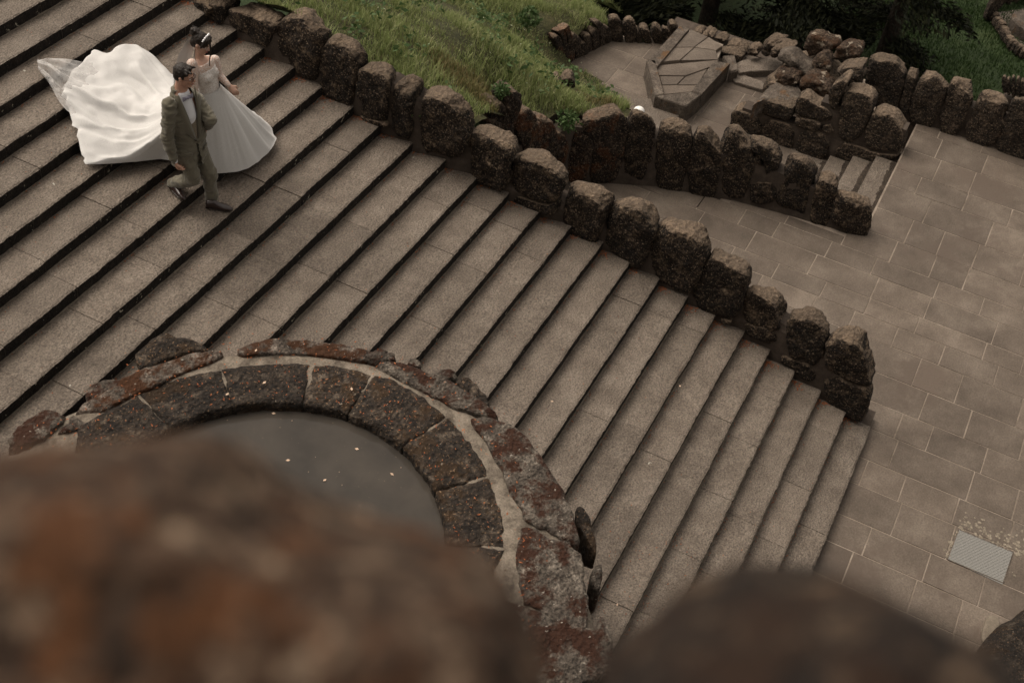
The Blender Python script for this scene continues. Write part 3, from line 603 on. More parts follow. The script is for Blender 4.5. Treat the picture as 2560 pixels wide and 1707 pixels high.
def blades(name, P, h, wd, mat, lean=.45, parent=None):
    n = len(P); ang = rng.uniform(0, 2 * np.pi, n); d = np.stack([np.cos(ang), np.sin(ang), ang * 0], 1); s = np.stack([-np.sin(ang), np.cos(ang), ang * 0], 1)
    h = np.asarray(h)[:, None] * np.ones((n, 1)); l = rng.uniform(.15, 1, (n, 1)) * lean; wd = np.asarray(wd) * np.ones((n, 1))
    up = np.array([[0, 0, 1.]])
    b0 = P - s * wd; b1 = P + s * wd; m0 = P + up * h * .55 + d * h * l * .35 - s * wd * .7; m1 = P + up * h * .55 + d * h * l * .35 + s * wd * .7; tp = P + up * h * (1 - l * .3) + d * h * l
    V = np.stack([b0, b1, m1, m0, tp], 1).reshape(-1, 3); k = np.arange(n)[:, None] * 5
    Fs = np.concatenate([k + [0, 1, 2], k + [0, 2, 3], k + [3, 2, 4]], 0)
    return tri_obj(name, V, Fs, mat, parent)
def scatter(n, box, poly=None):
    x = rng.uniform(box[0], box[1], n); y = rng.uniform(box[2], box[3], n)
    if poly is not None:
        k = inside(x, y, poly); x, y = x[k], y[k]
    return x, y
# seen part only: nearest strip densest
gx, gy = scatter(210000, (-11.5, 1.2, -12.5, -5.2), BANK)
clump = fbm(np.stack([gx * 2.2, gy * 2.2, gx * 0], 1), 3)
kp = rng.random(len(gx)) < np.clip(.62 + clump * .45, .15, 1); gx, gy, clump = gx[kp], gy[kp], clump[kp]
GP = np.stack([gx, gy, bank_z(gx, gy) - .02], 1)
dryc = [on_level(1190, 270, 1.75)[:2], on_level(1410, 225, .7)[:2], on_level(1500, 245, .9)[:2]]
dry = np.min([np.hypot(gx - c[0], gy - c[1]) / r for c, r in zip(dryc, (.75, .35, .3))], 0)
isdry = dry < .6 + rng.random(len(gx)) * .6
gh = np.clip(.13 + clump * .08, .05, .26) * rng.uniform(.6, 1.35, len(gx))
tag(blades('grass', GP[~isdry], gh[~isdry], .0055, M['grass'], .7), 'long wild green grass on the bank above the boulder walls', kind='stuff')
tag(blades('dry_grass', GP[isdry], gh[isdry] * .75, .006, M['dry_grass'], .8), 'patch of straw coloured grass beside the mossy boulders', kind='stuff')
def leaf_cloud(name, C, R, n, size, mat, parent=None, shell=.55, squash=.6, droop=0.):
    d = rng.normal(0, 1, (n, 3)); d /= np.linalg.norm(d, axis=1)[:, None]; r = rng.uniform(shell, 1, (n, 1)) ** .7
    lump = 1 + .28 * fbm(d * 2.1 + np.asarray(C) * .7, 3)[:, None]
    P = np.asarray(C) + d * r * np.asarray(R) * lump
    a = rng.normal(0, 1, (n, 3)) + d * 1.2; a[:, 2] -= droop; a /= np.linalg.norm(a, axis=1)[:, None]
    b = np.cross(a, rng.normal(0, 1, (n, 3))); b /= np.linalg.norm(b, axis=1)[:, None]
    s = size * rng.uniform(.5, 1.3, (n, 1)); V = np.stack([P - b * s * squash * .5, P + a * s * .5, P + b * s * squash * .5, P - a * s * .5], 1).reshape(-1, 3)
    return tri_obj(name, V, np.arange(n * 4).reshape(-1, 4), mat, parent)
# broad-leaved weeds through the grass, flower heads
wx, wy = scatter(420, (-9, 1, -11, -5.4), BANK); wp = []
for x, y in zip(wx, wy):
    if rng.random() < .4 + .6 * fbm(np.array([x * .8, y * .8, 3.])): wp.append((x, y, float(bank_z(x, y)) + rng.uniform(.08, .2)))
Vs = []; 
for p in wp:
    n = 16; d = rng.normal(0, 1, (n, 3)) * [.09, .09, .05]; P = np.array(p) + d; a = rng.normal(0, 1, (n, 3)); a[:, 2] = abs(a[:, 2]) * .4; a /= np.linalg.norm(a, axis=1)[:, None]; b = np.cross(a, rng.normal(0, 1, (n, 3))); b /= np.linalg.norm(b, axis=1)[:, None]
    s = rng.uniform(.025, .06, (n, 1)); Vs.append(np.stack([P - b * s * .5, P + a * s, P + b * s * .5, P - a * s], 1).reshape(-1, 3))
Vs = np.vstack(Vs); tag(tri_obj('weeds', Vs, np.arange(len(Vs)).reshape(-1, 4), M['weeds']), 'small leafy weeds scattered through the grass', kind='stuff')
fx, fy = scatter(330, (-8, 1, -10.5, -5.4), BANK); k = fbm(np.stack([fx * .9, fy * .9, fx * 0 + 8], 1), 2) > -.05; fx, fy = fx[k], fy[k]
FP = np.stack([fx, fy, bank_z(fx, fy) + rng.uniform(.12, .26, len(fx))], 1); Vs = np.stack([FP + rng.normal(0, .009, FP.shape) for _ in range(4)], 1).reshape(-1, 3)
M['flower'] = plain('flower_heads', (.42, .44, .3), .8)
tag(tri_obj('wild_flowers', Vs, np.arange(len(Vs)).reshape(-1, 4), M['flower']), 'tiny pale flower heads dotted over the grass', kind='stuff')
bp = on_level(1320, 66, .55); bush = empty('bush', bp, 'small round leafy bush standing alone in the grass', 'bush')
leaf_cloud('foliage', bp + [0, 0, .14], (.2, .2, .17), 420, .07, M['weeds'], bush)
mesh_obj('stem', [bp + [.012, 0, -.1], bp + [-.008, .01, -.1], bp + [-.008, -.01, -.1], bp + [0, 0, .2]], [(0, 1, 3), (1, 2, 3), (2, 0, 3)], M['earth'], bush)
tp = on_level(1440, 330, 1.0)
for i, (px, r, n, lab) in enumerate([((1421, 300), .19, 380, 'leafy weed tuft hanging over the mossy parapet stones'), ((1255, 225), .13, 200, 'small leafy plant beside the tallest mossy stones'), ((1500, 305), .11, 160, 'little green sprig growing out of the mossy parapet top')]):
    p = on_plane(px[0], px[1], (-1.6, -5.95, 0), (.35, .94, 0)); pl = empty('plant', p, lab, 'plant'); leaf_cloud('foliage', p, (r, r, r * .8), n, .06, M['weeds'], pl, .2)
M['moss'] = leaf_mat('rust_moss', [(.05, .02, .006), (.12, .045, .012), (.2, .09, .03)])
for i, (px, c) in enumerate([([(1398,222),(1402,190),(1420,178),(1437,190),(1441,226)], 'rounded grey boulder standing in the long grass'), ([(1380,207),(1385,194),(1399,192),(1398,222)], 'smaller half buried stone beside the grey boulder')]):
    b = on_level(px[0][0], px[0][1], .72 - .05 * i); o = stone('boulder', px, (b[0], b[1], 0), (.9, .45, 0), .3, M['tuff_grey'], None, .3, 260 + i, .025, N=36); tag(o, c, 'boulder')

# ------------------------------------------------------------------ lawn and trees beyond
lx, ly = scatter(90000, (-20, -8.2, -4.2, 3.5)); k = rng.random(len(lx)) < np.clip(.7 + .5 * fbm(np.stack([lx, ly, lx * 0], 1), 2), .2, 1); lx, ly = lx[k], ly[k]
tag(blades('lawn', np.stack([lx, ly, lx * 0 + GARDEN_Z], 1), rng.uniform(.05, .13, len(lx)), .009, M['lawn'], .8), 'short shaded dark green lawn beyond the parapet', kind='stuff')
path_px = [(2482,38),(2500,30),(2530,26),(2580,20),(2640,60),(2600,170),(2556,140),(2530,118),(2512,84)]
M['gravel'] = rock_mat('gravel', (.13, .105, .09), (.18, .15, .13), (.22, .19, .16), scale=3, grain=60, bump=.3, vary=0)
gp = prism('garden_path', lev(path_px, GARDEN_Z + .02), GARDEN_Z - .1, M['gravel']); tag(gp, 'pale curved gravel path across the lawn', kind='structure')
pw = empty('path_edging', on_level(2500, 90, GARDEN_Z), 'low dark row of standing stones along the curved garden path', 'wall')
epx = [(2470,52),(2478,40),(2489,26),(2503,16),(2520,10),(2538,4),(2556,0)]
for i, (x, y) in enumerate(epx + [(2484,56),(2492,68),(2502,80),(2508,92),(2514,104),(2521,114),(2529,124),(2537,130),(2548,138),(2558,146)]):
    b = on_level(x, y + 6, GARDEN_Z); tall = .75 if i < 7 else .3
    st = resample(chaikin([(-.12, 0), (.12, 0), (.11, tall * .8), (.03, tall), (-.1, tall * .85)], 2), 20)
    stone_from('standing_stone', st, st.mean(0), b, np.array([-.62, .78, 0]), np.array([0, 0, 1.]), np.array([.78, .62, 0]), .2, M['tuff_grey'], pw, 280 + i, .02)
pc = on_level(2575, 85, GARDEN_Z); cyl = []
bsn = prism('stone_bollard', [pc + [.55 * math.cos(a), .55 * math.sin(a), .35] for a in np.linspace(0, 2 * math.pi, 24, endpoint=False)], GARDEN_Z, M['kerb'], None, bevel=.04); tag(bsn, 'round stone block at the right end of the garden path', 'stone block')
side = empty('side_palisade', on_level(2530, 215, -1.6), 'short dark palisade of thin stones behind the tall parapet at right', 'wall')
for i, (x, y, t) in enumerate([(2512,232,186),(2522,240,190),(2534,246,184),(2546,250,186),(2558,254,192),(2570,258,196)]):
    P0 = np.array([-8.4, 0, 0]); stone('standing_stone', [(x-6,y),(x-5,t+6),(x,t),(x+5,t+5),(x+6,y),(x,y+2)], P0, (1, 0, 0), .16, M['tuff_grey'], side, .3, 300 + i, .015, N=24)
    
box_obj('mortar_core', (-8.6, -.1, -3.05), (-8.42, .7, .3), M['wall_mortar'], side)
M['bark'] = rock_mat('bark', (.015, .011, .008), (.035, .026, .019), (.06, .047, .035), scale=6, grain=30, bump=1, vary=.1)
def tree(x, y, h, r, n, label, z0=GARDEN_Z, cz=None):
    t = empty('yew_tree', (x, y, z0), label, 'tree', 'dark evergreens behind the rockwork')
    V = []; Fs = []; m = 10; lv = [(0, .22), (.25, .17), (.6, .11), (.95, .03)]
    for q, (f, rr) in enumerate(lv):
        for i in range(m): a = 2 * math.pi * i / m; V.append((x + rr * math.cos(a) + .1 * math.sin(f * 5), y + rr * math.sin(a), z0 + f * h))
    for q in range(3):
        for i in range(m): Fs.append((q * m + i, q * m + (i + 1) % m, (q + 1) * m + (i + 1) % m, (q + 1) * m + i))
    mesh_obj('trunk', V, Fs, M['bark'], t)
    Vs = []
    tot = n; nb = 26
    for b in range(nb):      # whorls of drooping boughs
        f = (b + .5) / nb; ang = b * 2.4 + rng.uniform(-.3, .3); rad = r * (1 - f * .72) * rng.uniform(.75, 1.1); zc = z0 + h * (.04 + .92 * f)
        k = int(tot / nb * (1.5 - f)); s = rng.uniform(.1, 1, k) ** .7
        dx, dy = math.cos(ang), math.sin(ang)
        spread = (.2 + .35 * s) * rad * .7
        lat = rng.normal(0, .5, k) * spread
        P = np.stack([x + dx * s * rad - dy * lat, y + dy * s * rad + dx * lat, zc - .28 * rad * s ** 1.6 + rng.normal(0, .08, k)], 1)
        a = np.stack([dx + rng.normal(0, .5, k), dy + rng.normal(0, .5, k), -.45 + rng.normal(0, .35, k)], 1); a /= np.linalg.norm(a, axis=1)[:, None]
        bb = np.cross(a, rng.normal(0, 1, (k, 3))); bb /= np.linalg.norm(bb, axis=1)[:, None]; L = rng.uniform(.09, .22, (k, 1))
        Vs.append(np.stack([P - bb * L * .14, P + a * L * .5, P + bb * L * .14, P - a * L * .5], 1).reshape(-1, 3))
    Vs = np.vstack(Vs); tri_obj('crown', Vs, np.arange(len(Vs)).reshape(-1, 4), M['yew'], t)
tree(-11.6, -8.6, 6.5, 1.9, 14000, 'leftmost dark yew, behind the standing stones of the palisade')
tree(-12.2, -6.4, 7.5, 2.3, 20000, 'broad dark yew behind the low row of rough rocks')
tree(-11.9, -4.4, 7, 2.0, 20000, 'dark yew behind the big rocks of the rockwork')
tree(-13.6, -2.7, 7, 1.9, 14000, 'rightmost dark yew, standing at the edge of the shaded lawn')
tree(-14.8, -8.5, 8, 2.6, 12000, 'yew farthest back on the left, behind the other dark trees')
tree(-15.0, -5.0, 8, 2.6, 12000, 'yew farthest back in the middle, behind the broad one')

# ------------------------------------------------------------------ round basin
BC = np.array([7.245, -4.182]); BZ = 3.0; RI = 1.45
basin = empty('round_basin', (BC[0], BC[1], 0), 'raised round stone basin full of murky grey water beside the stairs', 'basin')
rim_px = [(10,1112),(60,1062),(110,1036),(220,990),(380,918),(520,880),(600,860),(700,852),(870,875),(985,892),(1060,925),(1136,960),(1250,1045),(1330,1110),(1410,1240),(1445,1350),(1475,1460),(1505,1560),(1535,1680)]
rp = np.array([on_level(x, y, BZ)[:2] - BC for x, y in rim_px]); ra = np.unwrap(np.arctan2(rp[:, 1], rp[:, 0])); rr = np.hypot(*rp.T)
def rim_r(a):
    a0 = ra.min(); a = (a - a0) % (2 * math.pi) + a0
    o = np.argsort(ra); return float(np.interp(a, np.r_[ra[o], ra[o][-1] + .5, a0 + 2 * math.pi - .3, a0 + 2 * math.pi], np.r_[rr[o], 2.45, 2.35, rr[o][0]])) 
A = np.linspace(0, 2 * math.pi, 120, endpoint=False); V = []; Fs = []
for a in A:
    d = np.array([math.cos(a), math.sin(a)]); ro = rim_r(a) - .05; j = fbm(np.array([a * 6, 1., 2.])) * .02
    for r, z in ((RI + .12, 1.8), (RI + .02 + j * .3, BZ - .03), (RI + .25, BZ - .012), (1.75, BZ + .004 + j * .3), (2.05, BZ - .004), (max(2.1, ro - .12), BZ - .02), (max(2.15, ro), BZ - .09), (max(2.12, ro - .04), BZ - .4), (max(2.1, ro - .05), -.2)):
        V.append((*(BC + d * r), z))
m = 9
for i in range(120):
    for q in range(m - 1): Fs.append((i * m + q, ((i + 1) % 120) * m + q, ((i + 1) % 120) * m + q + 1, i * m + q + 1))
mesh_obj('basin_wall', V, Fs, M['rim_mortar'], basin)
def rim_stone(px, mat, seed, raise_=.03, depth=.25, amp=.016, freq=7): return stone('rim_stone', px, (0, 0, BZ), (0, 0, 1), depth, mat, basin, seed=seed, amp=amp, rings=FLAT, freq=freq, it=1, raise_=raise_, N=60, grow=1.05)
# inner course: blocks between the water edge and the mortar ring
ang = lambda x, y: math.atan2(*(on_level(x, y, BZ)[:2] - BC)[::-1])
out_px = [(140,1095),(226,1055),(328,996),(426,951),(560,924),(700,906),(779,909),(898,927),(987,951),(1077,1011),(1136,1058),(1196,1142),(1226,1207),(1252,1285),(1258,1330),(1266,1399)]
op = np.array([on_level(x, y, BZ)[:2] - BC for x, y in out_px]); oa = np.unwrap(np.arctan2(op[:, 1], op[:, 0])); orr = np.hypot(*op.T)
s = np.argsort(oa); oa, orr = oa[s], orr[s]
joints = sorted([float(np.unwrap([oa.mean(), ang(*q)])[1]) for q in [(372,1015),(566,960),(770,958),(904,984),(1049,1088),(1163,1207)]])
joints = [joints[0] - .75, joints[0] - .4] + joints + [joints[-1] + .42, joints[-1] + .85, joints[-1] + 1.2]
full = list(joints)
while full[-1] < joints[0] + 2 * math.pi - .35: full.append(full[-1] + .42)
full[-1] = joints[0] + 2 * math.pi
for q in range(len(full) - 1):
    a0, a1 = full[q] + .002, full[q + 1] - .002; k = max(4, int((a1 - a0) / .07)); th = np.linspace(a0, a1, k)
    ro = np.interp(th, oa, orr, left=1.86, right=1.86) + .0
    st = np.vstack([np.stack([(RI - .01) * np.cos(th), (RI - .01) * np.sin(th)], 1), np.stack([ro[::-1] * np.cos(th[::-1]), ro[::-1] * np.sin(th[::-1])], 1)])
    st = resample(st, 90); c = np.array([np.cos((a0 + a1) / 2), np.sin((a0 + a1) / 2)]) * 1.65
    stone_from('rim_stone', st, c, np.array([BC[0], BC[1], BZ + .02]), np.array([1., 0, 0]), np.array([0, 1., 0]), np.array([0, 0, 1.]), .34, M['rim_dark'], basin, 320 + q, .016, FLAT, 9.)
OUT = [([(6,1120),(60,1060),(98,1031),(128,1029),(160,1052),(119,1090),(60,1123)], 'rim_outer'), ([(160,1067),(181,1040),(209,1046),(220,1060),(209,1079),(167,1084),(130,1089)], 'rim_outer'), ([(187,1034),(211,1011),(298,962),(372,926),(447,896),(543,879),(555,900),(447,939),(343,987),(240,1040)], 'rim_rust'),
 ([(592,872),(602,852),(660,849),(767,854),(868,869),(936,888),(912,905),(838,898),(749,889),(660,888),(600,897)], 'rim_rust'), ([(930,876),(981,887),(987,905),(943,908),(915,906)], 'rim_outer'),
 ([(948,916),(987,908),(1047,925),(1136,964),(1225,1023),(1250,1048),(1211,1040),(1151,1028),(1088,998),(1017,959),(957,932)], 'rim_outer'),
 ([(1174,1056),(1211,1050),(1256,1059),(1309,1091),(1353,1150),(1375,1182),(1414,1242),(1431,1299),(1448,1366),(1419,1350),(1391,1340),(1348,1311),(1308,1304),(1304,1264),(1279,1239),(1258,1193),(1228,1120)], 'rim_outer'),
 ([(1297,1329),(1334,1326),(1369,1351),(1426,1369),(1449,1393),(1460,1452),(1470,1534),(1453,1592),(1426,1581),(1377,1549),(1348,1521),(1300,1504)], 'rim_outer'), ([(1322,1539),(1355,1550),(1382,1583),(1366,1620),(1352,1645),(1336,1612)], 'rim_outer'),
 ([(1398,1607),(1426,1596),(1438,1612),(1435,1645),(1401,1628)], 'rim_outer'), ([(1355,1658),(1409,1641),(1436,1665),(1455,1717),(1348,1720)], 'rim_outer'), ([(1494,1541),(1515,1546),(1531,1612),(1539,1676),(1497,1681),(1481,1654),(1487,1605)], 'rim_outer')]
for i, (px, m) in enumerate(OUT): rim_stone(px, M[m], 360 + i, raise_=.035, amp=.028)
PROJ = [[(340,873),(366,840),(396,824),(432,832),(477,841),(520,855),(520,867),(447,878),(411,897),(352,922),(338,896)], [(203,983),(214,957),(253,942),(298,945),(345,930),(290,970),(214,1003)], [(1014,905),(1026,890),(1047,894),(1057,913),(1041,918)], [(1071,929),(1090,921),(1118,918),(1146,930),(1144,944),(1106,948)],
 [(1131,951),(1151,935),(1181,945),(1217,978),(1234,1014),(1230,1028),(1181,998),(1142,966)], [(1435,1262),(1451,1253),(1472,1278),(1494,1328),(1495,1379),(1487,1372),(1458,1326),(1440,1294)], [(1490,1401),(1504,1406),(1506,1463),(1494,1472),(1480,1454),(1480,1427)]]
for i, px in enumerate(PROJ): stone('projecting_rock', px, (0, 0, BZ - .12), (0, 0, 1), .45, M['rim_dark'] if i in (0, 4, 5) else M['rim_outer'], basin, seed=380 + i, amp=.03, rings=RINGS, N=36)
a_ = float(ra.max()) + .12 if ra[-1] > ra[0] else float(ra.max()) + .12
while a_ < float(ra.min()) + 2 * math.pi - .15:      # outer course on the far side of the ring
    da = rng.uniform(.25, .42); t_ = np.linspace(a_ + .01, a_ + da - .01, 8); r1 = [rim_r(q) - .02 for q in t_]
    st = resample(np.vstack([np.stack([1.93 * np.cos(t_), 1.93 * np.sin(t_)], 1), np.stack([np.array(r1)[::-1] * np.cos(t_[::-1]), np.array(r1)[::-1] * np.sin(t_[::-1])], 1)]), 60)
    stone_from('rim_stone', st, st.mean(0), np.array([BC[0], BC[1], BZ + .03]), np.array([1., 0, 0]), np.array([0, 1., 0]), np.array([0, 0, 1.]), .3, M['rim_outer'], basin, 440 + int(a_ * 10), .02, FLAT, 7.); a_ += da
WZ = BZ - .1
mw_ = bpy.data.materials.new('murky_water'); t, b, new, link = nodes(mw_); geo = new('ShaderNodeNewGeometry').outputs['Position']
n1 = noise_tex(new, link, geo, 2.2, 4, .6); r1 = ramp_node(new, [(.3, (.036, .032, .028)), (.7, (.058, .05, .042))]); link(n1.outputs['Fac'], r1.inputs[0])
n2 = noise_tex(new, link, geo, 38, 2, .5); r2 = ramp_node(new, [(.72, G(0)), (.75, G(1))]); link(n2.outputs['Fac'], r2.inputs[0]); link(mix(new, link, r2.outputs[0], r1.outputs[0], (.10, .08, .06)), b.inputs['Base Color'])
b.inputs['Roughness'].default_value = .12; b.inputs['Specular IOR Level'].default_value = .3; b.inputs['IOR'].default_value = 1.33
wv = noise_tex(new, link, geo, 3, 2, .5); bpn = new('ShaderNodeBump'); bpn.inputs['Strength'].default_value = .04; bpn.inputs['Distance'].default_value = .02; link(wv.outputs['Fac'], bpn.inputs['Height']); link(bpn.outputs[0], b.inputs['Normal'])
wt = mesh_obj('water', [(*(BC + 1.56 * np.array([math.cos(a), math.sin(a)])), WZ) for a in A], [list(range(120))], mw_, smooth=False); tag(wt, 'murky grey brown water filling the round basin', kind='structure')

# ------------------------------------------------------------------ access cover, lamp, corner block
HC = lev([(2398,1324),(2532,1380),(2506,1460),(2370,1397)], PLAZA_Z + .004); hc = np.mean(HC, 0)
cover = empty('access_cover', hc, 'galvanised metal access cover with raised diamond pattern set into the paving', 'access cover')
prism('plate', HC, PLAZA_Z - .03, M['metal'], cover)
e1 = HC[1] - HC[0]; e2 = HC[3] - HC[0]; V = []; Fs = []
def rib(a, b_, wdt=.0045, hgt=.005):
    P, Q_ = HC[0] + e1 * a[0] + e2 * a[1], HC[0] + e1 * b_[0] + e2 * b_[1]; d = Q_ - P; L = np.linalg.norm(d); s_ = np.array([-d[1], d[0], 0]) / (L + 1e-9) * wdt; i = len(V)
    V.extend([P - s_, P + s_, P + [0, 0, hgt], Q_ - s_, Q_ + s_, Q_ + [0, 0, hgt]]); Fs.extend([(i, i + 3, i + 5, i + 2), (i + 2, i + 5, i + 4, i + 1)])
K = 16; asp = np.linalg.norm(e2) / np.linalg.norm(e1)
for q in range(-K, 2 * K):
    c = q / K
    for sgn in (1, -1):
        pts = []
        for v_ in (0., 1.):
            pts.append(((c + sgn * v_ * asp * .62), v_))
        (u0, v0), (u1, v1) = pts
        if u1 == u0: continue
        lo, hi = 0., 1.
        for lim in (0., 1.):
            tt = (lim - u0) / (u1 - u0)
            if (u1 - u0 > 0) == (lim == 0.): lo = max(lo, tt)
            else: hi = min(hi, tt)
        if hi > lo: rib((u0 + (u1 - u0) * lo, lo), (u0 + (u1 - u0) * hi, hi))
tag(mesh_obj('diamond_rib', V, Fs, M['metal'], cover, smooth=False), kind='stuff')
for a, b_ in (((0, 0), (1, 0)), ((1, 0), (1, 1)), ((1, 1), (0, 1)), ((0, 1), (0, 0))):
    P, Q_ = HC[0] + e1 * a[0] + e2 * a[1], HC[0] + e1 * b_[0] + e2 * b_[1]; o_ = (P + Q_) / 2 - hc; o_ = o_ / np.linalg.norm(o_) * .012
    prism('frame_bar', [P + [0, 0, .002], Q_ + [0, 0, .002], Q_ + o_ + [0, 0, .002], P + o_ + [0, 0, .002]], PLAZA_Z - .03, M['kerb'], cover)
M['cement'] = rock_mat('cement_smear', (.14, .118, .09), (.23, .195, .15), (.31, .27, .21), scale=20, grain=60, bump=.4, vary=.1)
V = []; Fs = []
for _ in range(150):
    s_ = rng.random(); p = HC[0] + e1 * (rng.uniform(-.06, 1.3)) - e2 * abs(rng.normal(0.02, .28)) if s_ < .72 else (HC[0] + e2 * rng.uniform(0, 1.05) - e1 * abs(rng.normal(0.01, .05)) if s_ < .86 else HC[1] + e2 * rng.uniform(-.1, .7) + e1 * abs(rng.normal(0.02, .09)))
    r_ = rng.uniform(.004, .03) * (1 if s_ < .9 else .7); k = 7; i = len(V); V.append((p[0], p[1], PLAZA_Z + .007))
    for q in range(k): a = 2 * math.pi * q / k; rr_ = r_ * rng.uniform(.5, 1.3); V.append((p[0] + rr_ * math.cos(a), p[1] + rr_ * math.sin(a), PLAZA_Z + .0025))
    Fs += [(i, i + 1 + q, i + 1 + (q + 1) % k) for q in range(k)]
tag(mesh_obj('cement_smear', V, Fs, M['cement'], cover, smooth=False), kind='stuff')
lp = on_level(1597, 280, -.42); bm = bmesh.new(); bmesh.ops.create_uvsphere(bm, u_segments=24, v_segments=14, radius=.1); me = bpy.data.meshes.new('globe')
lampE = empty('path_lamp', (lp[0], lp[1], LOW_Z), 'white globe path lamp half hidden behind the parapet boulder', 'lamp')
for v in bm.verts: v.co.z += lp[2] - LOW_Z
bm.to_mesh(me); bm.free(); me.materials.append(M['white_glass']); me.polygons.foreach_set('use_smooth', [True] * len(me.polygons)); gl = bpy.data.objects.new('globe', me); col.objects.link(gl); gl.parent = lampE
prism('post', [np.array([lp[0] + .03 * math.cos(a), lp[1] + .03 * math.sin(a), lp[2] - .06]) for a in np.linspace(0, 6.283, 12, endpoint=False)], LOW_Z, M['kerb'], lampE)
cb = empty('corner_wall', on_level(2540, 1640, PLAZA_Z), 'dark mossy stone wall end at the lower right corner of the terrace', 'wall')
stone('stone_block', [(2420,1640),(2500,1560),(2560,1505),(2640,1470),(2660,1760),(2480,1790)], (0, 0, PLAZA_Z + .5), (0, 0, 1), .75, M['rim_dark'], cb, seed=400, amp=.03, raise_=0)
stone('pale_slab', [(2452,1590),(2468,1535),(2484,1535),(2506,1552),(2490,1580),(2466,1610)], (0, 0, PLAZA_Z + .06), (0, 0, 1), .15, M['mortar'], cb, seed=401, amp=.008, rings=FLAT, it=1, N=28)

# ------------------------------------------------------------------ leaf litter
V = []; Fs = []
def fleck(p, L, wd, z):
    a = rng.uniform(0, 2 * math.pi); d = np.array([math.cos(a), math.sin(a), 0]); s_ = np.array([-d[1], d[0], 0]); i = len(V); j = rng.uniform(0, .006)
    V.extend([p - d * L, p + s_ * wd + [0, 0, j], p + d * L + [0, 0, j * 1.5], p - s_ * wd]); Fs.append((i, i + 1, i + 2, i + 3))
for k in range(NST - 1):
    yb = YK[k + 1]; x0 = XW[k]
    for _ in range(95):        # in the angle under the riser
        x = x0 + rng.uniform(0, 1) ** 1.5 * 7.5; y = yb + abs(rng.normal(0, .016)) + .004
        if fbm(np.array([x * 1.7, k * 1.9, 0.])) > -.1: fleck(np.array([x, y, k * RISE + .006]), rng.uniform(.006, .016), rng.uniform(.003, .006), 0)
    for _ in range(42):        # heaped against the wall
        x = x0 + .02 + abs(rng.normal(0, .07)); y = yb + abs(rng.normal(0, .07)); fleck(np.array([x, min(y, YK[k] - .03), k * RISE + .008]), rng.uniform(.007, .018), rng.uniform(.003, .008), 0)
    for _ in range(26):
        x = x0 + rng.uniform(0, 7); y = rng.uniform(yb, YK[k] - .02); fleck(np.array([x, y, k * RISE + .006]), rng.uniform(.004, .010), rng.uniform(.002, .005), 0)
    if k < 12:
        for _ in range(60):
            x = rng.uniform(3.5, 6.5); y = rng.uniform(yb, YK[k] - .02); fleck(np.array([x, y, k * RISE + .006]), rng.uniform(.005, .014), rng.uniform(.002, .005), 0)
for _ in range(1100):
    a = rng.uniform(0, 2 * math.pi); r = rng.uniform(1.48, 2.3); p = np.array([*(BC + r * np.array([math.cos(a), math.sin(a)])), BZ + .045]); fleck(p, rng.uniform(.006, .02), rng.uniform(.002, .006), 0)
tag(mesh_obj('leaf_litter', V, Fs, M['litter'], smooth=False), 'rust coloured leaf litter lying in the step corners', kind='stuff')
V = []; Fs = []
for _ in range(70):
    a = rng.uniform(0, 6.283); r = 1.4 * rng.random() ** .5; fleck(np.array([*(BC + r * np.array([math.cos(a), math.sin(a)])), WZ + .003]), rng.uniform(.003, .007), rng.uniform(.002, .004), 0)
for x, y in [(684,1033),(892,1122),(812,1200),(720,1150),(980,1185)]: fleck(on_level(x, y, WZ + .003), .02, .013, 0)
for x, y in [(879,972),(661,956),(568,985),(640,876)]: fleck(on_level(x, y, BZ + .05), .022, .012, 0)
for (x, y, k) in [(1543, 1511, 4), (1700, 965, 7), (1380, 1003, 9)]: fleck(on_level(x, y, k * RISE + .008), .018, .011, 0)
tag(mesh_obj('fallen_leaves', V, Fs, M['petal'], smooth=False), 'few pale dry leaves on the water and the basin rim', kind='stuff')

# ------------------------------------------------------------------ parapet of the upper terrace, close to the camera
fh = FWD.copy(); fh[2] = 0; fh /= np.linalg.norm(fh)
def near_stone(name, px, dist, depth, mat, seed, label):
    n = -FWD
    p0 = EYE + FWD * dist
    u = np.cross([0, 0, 1.], n); u /= np.linalg.norm(u); v = np.cross(n, u)
    P = np.array([on_plane(x, y, p0, n) for x, y in px]); o = P.mean(0); st = resample(chaikin(np.stack([(P - o) @ u, (P - o) @ v], 1), 2), 120); o = o + n * .4 * depth
    rg = [(.0, 0)] + [(s, -.06 * s * s) for s in np.linspace(.1, .8, 14)] + [(.88, -.1), (.94, -.17), (.98, -.27), (1, -.4), (1, -.55), (.98, -.7), (.92, -.85), (.75, -.97), (.4, -1), (0, -1)]
    o_ = stone_from(name, st, st.mean(0), o, u, v, n, depth, mat, None, seed, .008, rg, 13.); tag(o_, label, 'boulder', 'parapet stones of the upper terrace'); return o_
near_stone('parapet_boulder', [(-420,1190),(-150,1150),(0,1135),(120,1120),(260,1112),(400,1110),(480,1130),(560,1190),(680,1280),(840,1355),(1000,1385),(1130,1420),(1220,1475),(1285,1550),(1320,1630),(1355,1720),(1340,2100),(1200,2600),(300,2700),(-400,2500),(-560,1700)], .76, .36, M['fore'], 410, 'blurred rust brown parapet boulder close in the left foreground')
near_stone('parapet_boulder', [(1500,1790),(1570,1690),(1640,1640),(1760,1550),(1880,1490),(1990,1462),(2090,1458),(2190,1480),(2290,1530),(2390,1590),(2480,1650),(2540,1740),(2600,2100),(2500,2600),(1700,2650),(1500,2200)], .74, .34, M['fore_dark'], 411, 'blurred dark parapet boulder close at the lower right')
c0 = EYE + fh * .35; u = np.cross([0, 0, 1.], fh)
tw = empty('terrace_wall', (c0[0], c0[1], 0), 'dark stone wall of the upper terrace under the parapet boulders', 'wall')
V = []; Fs = []
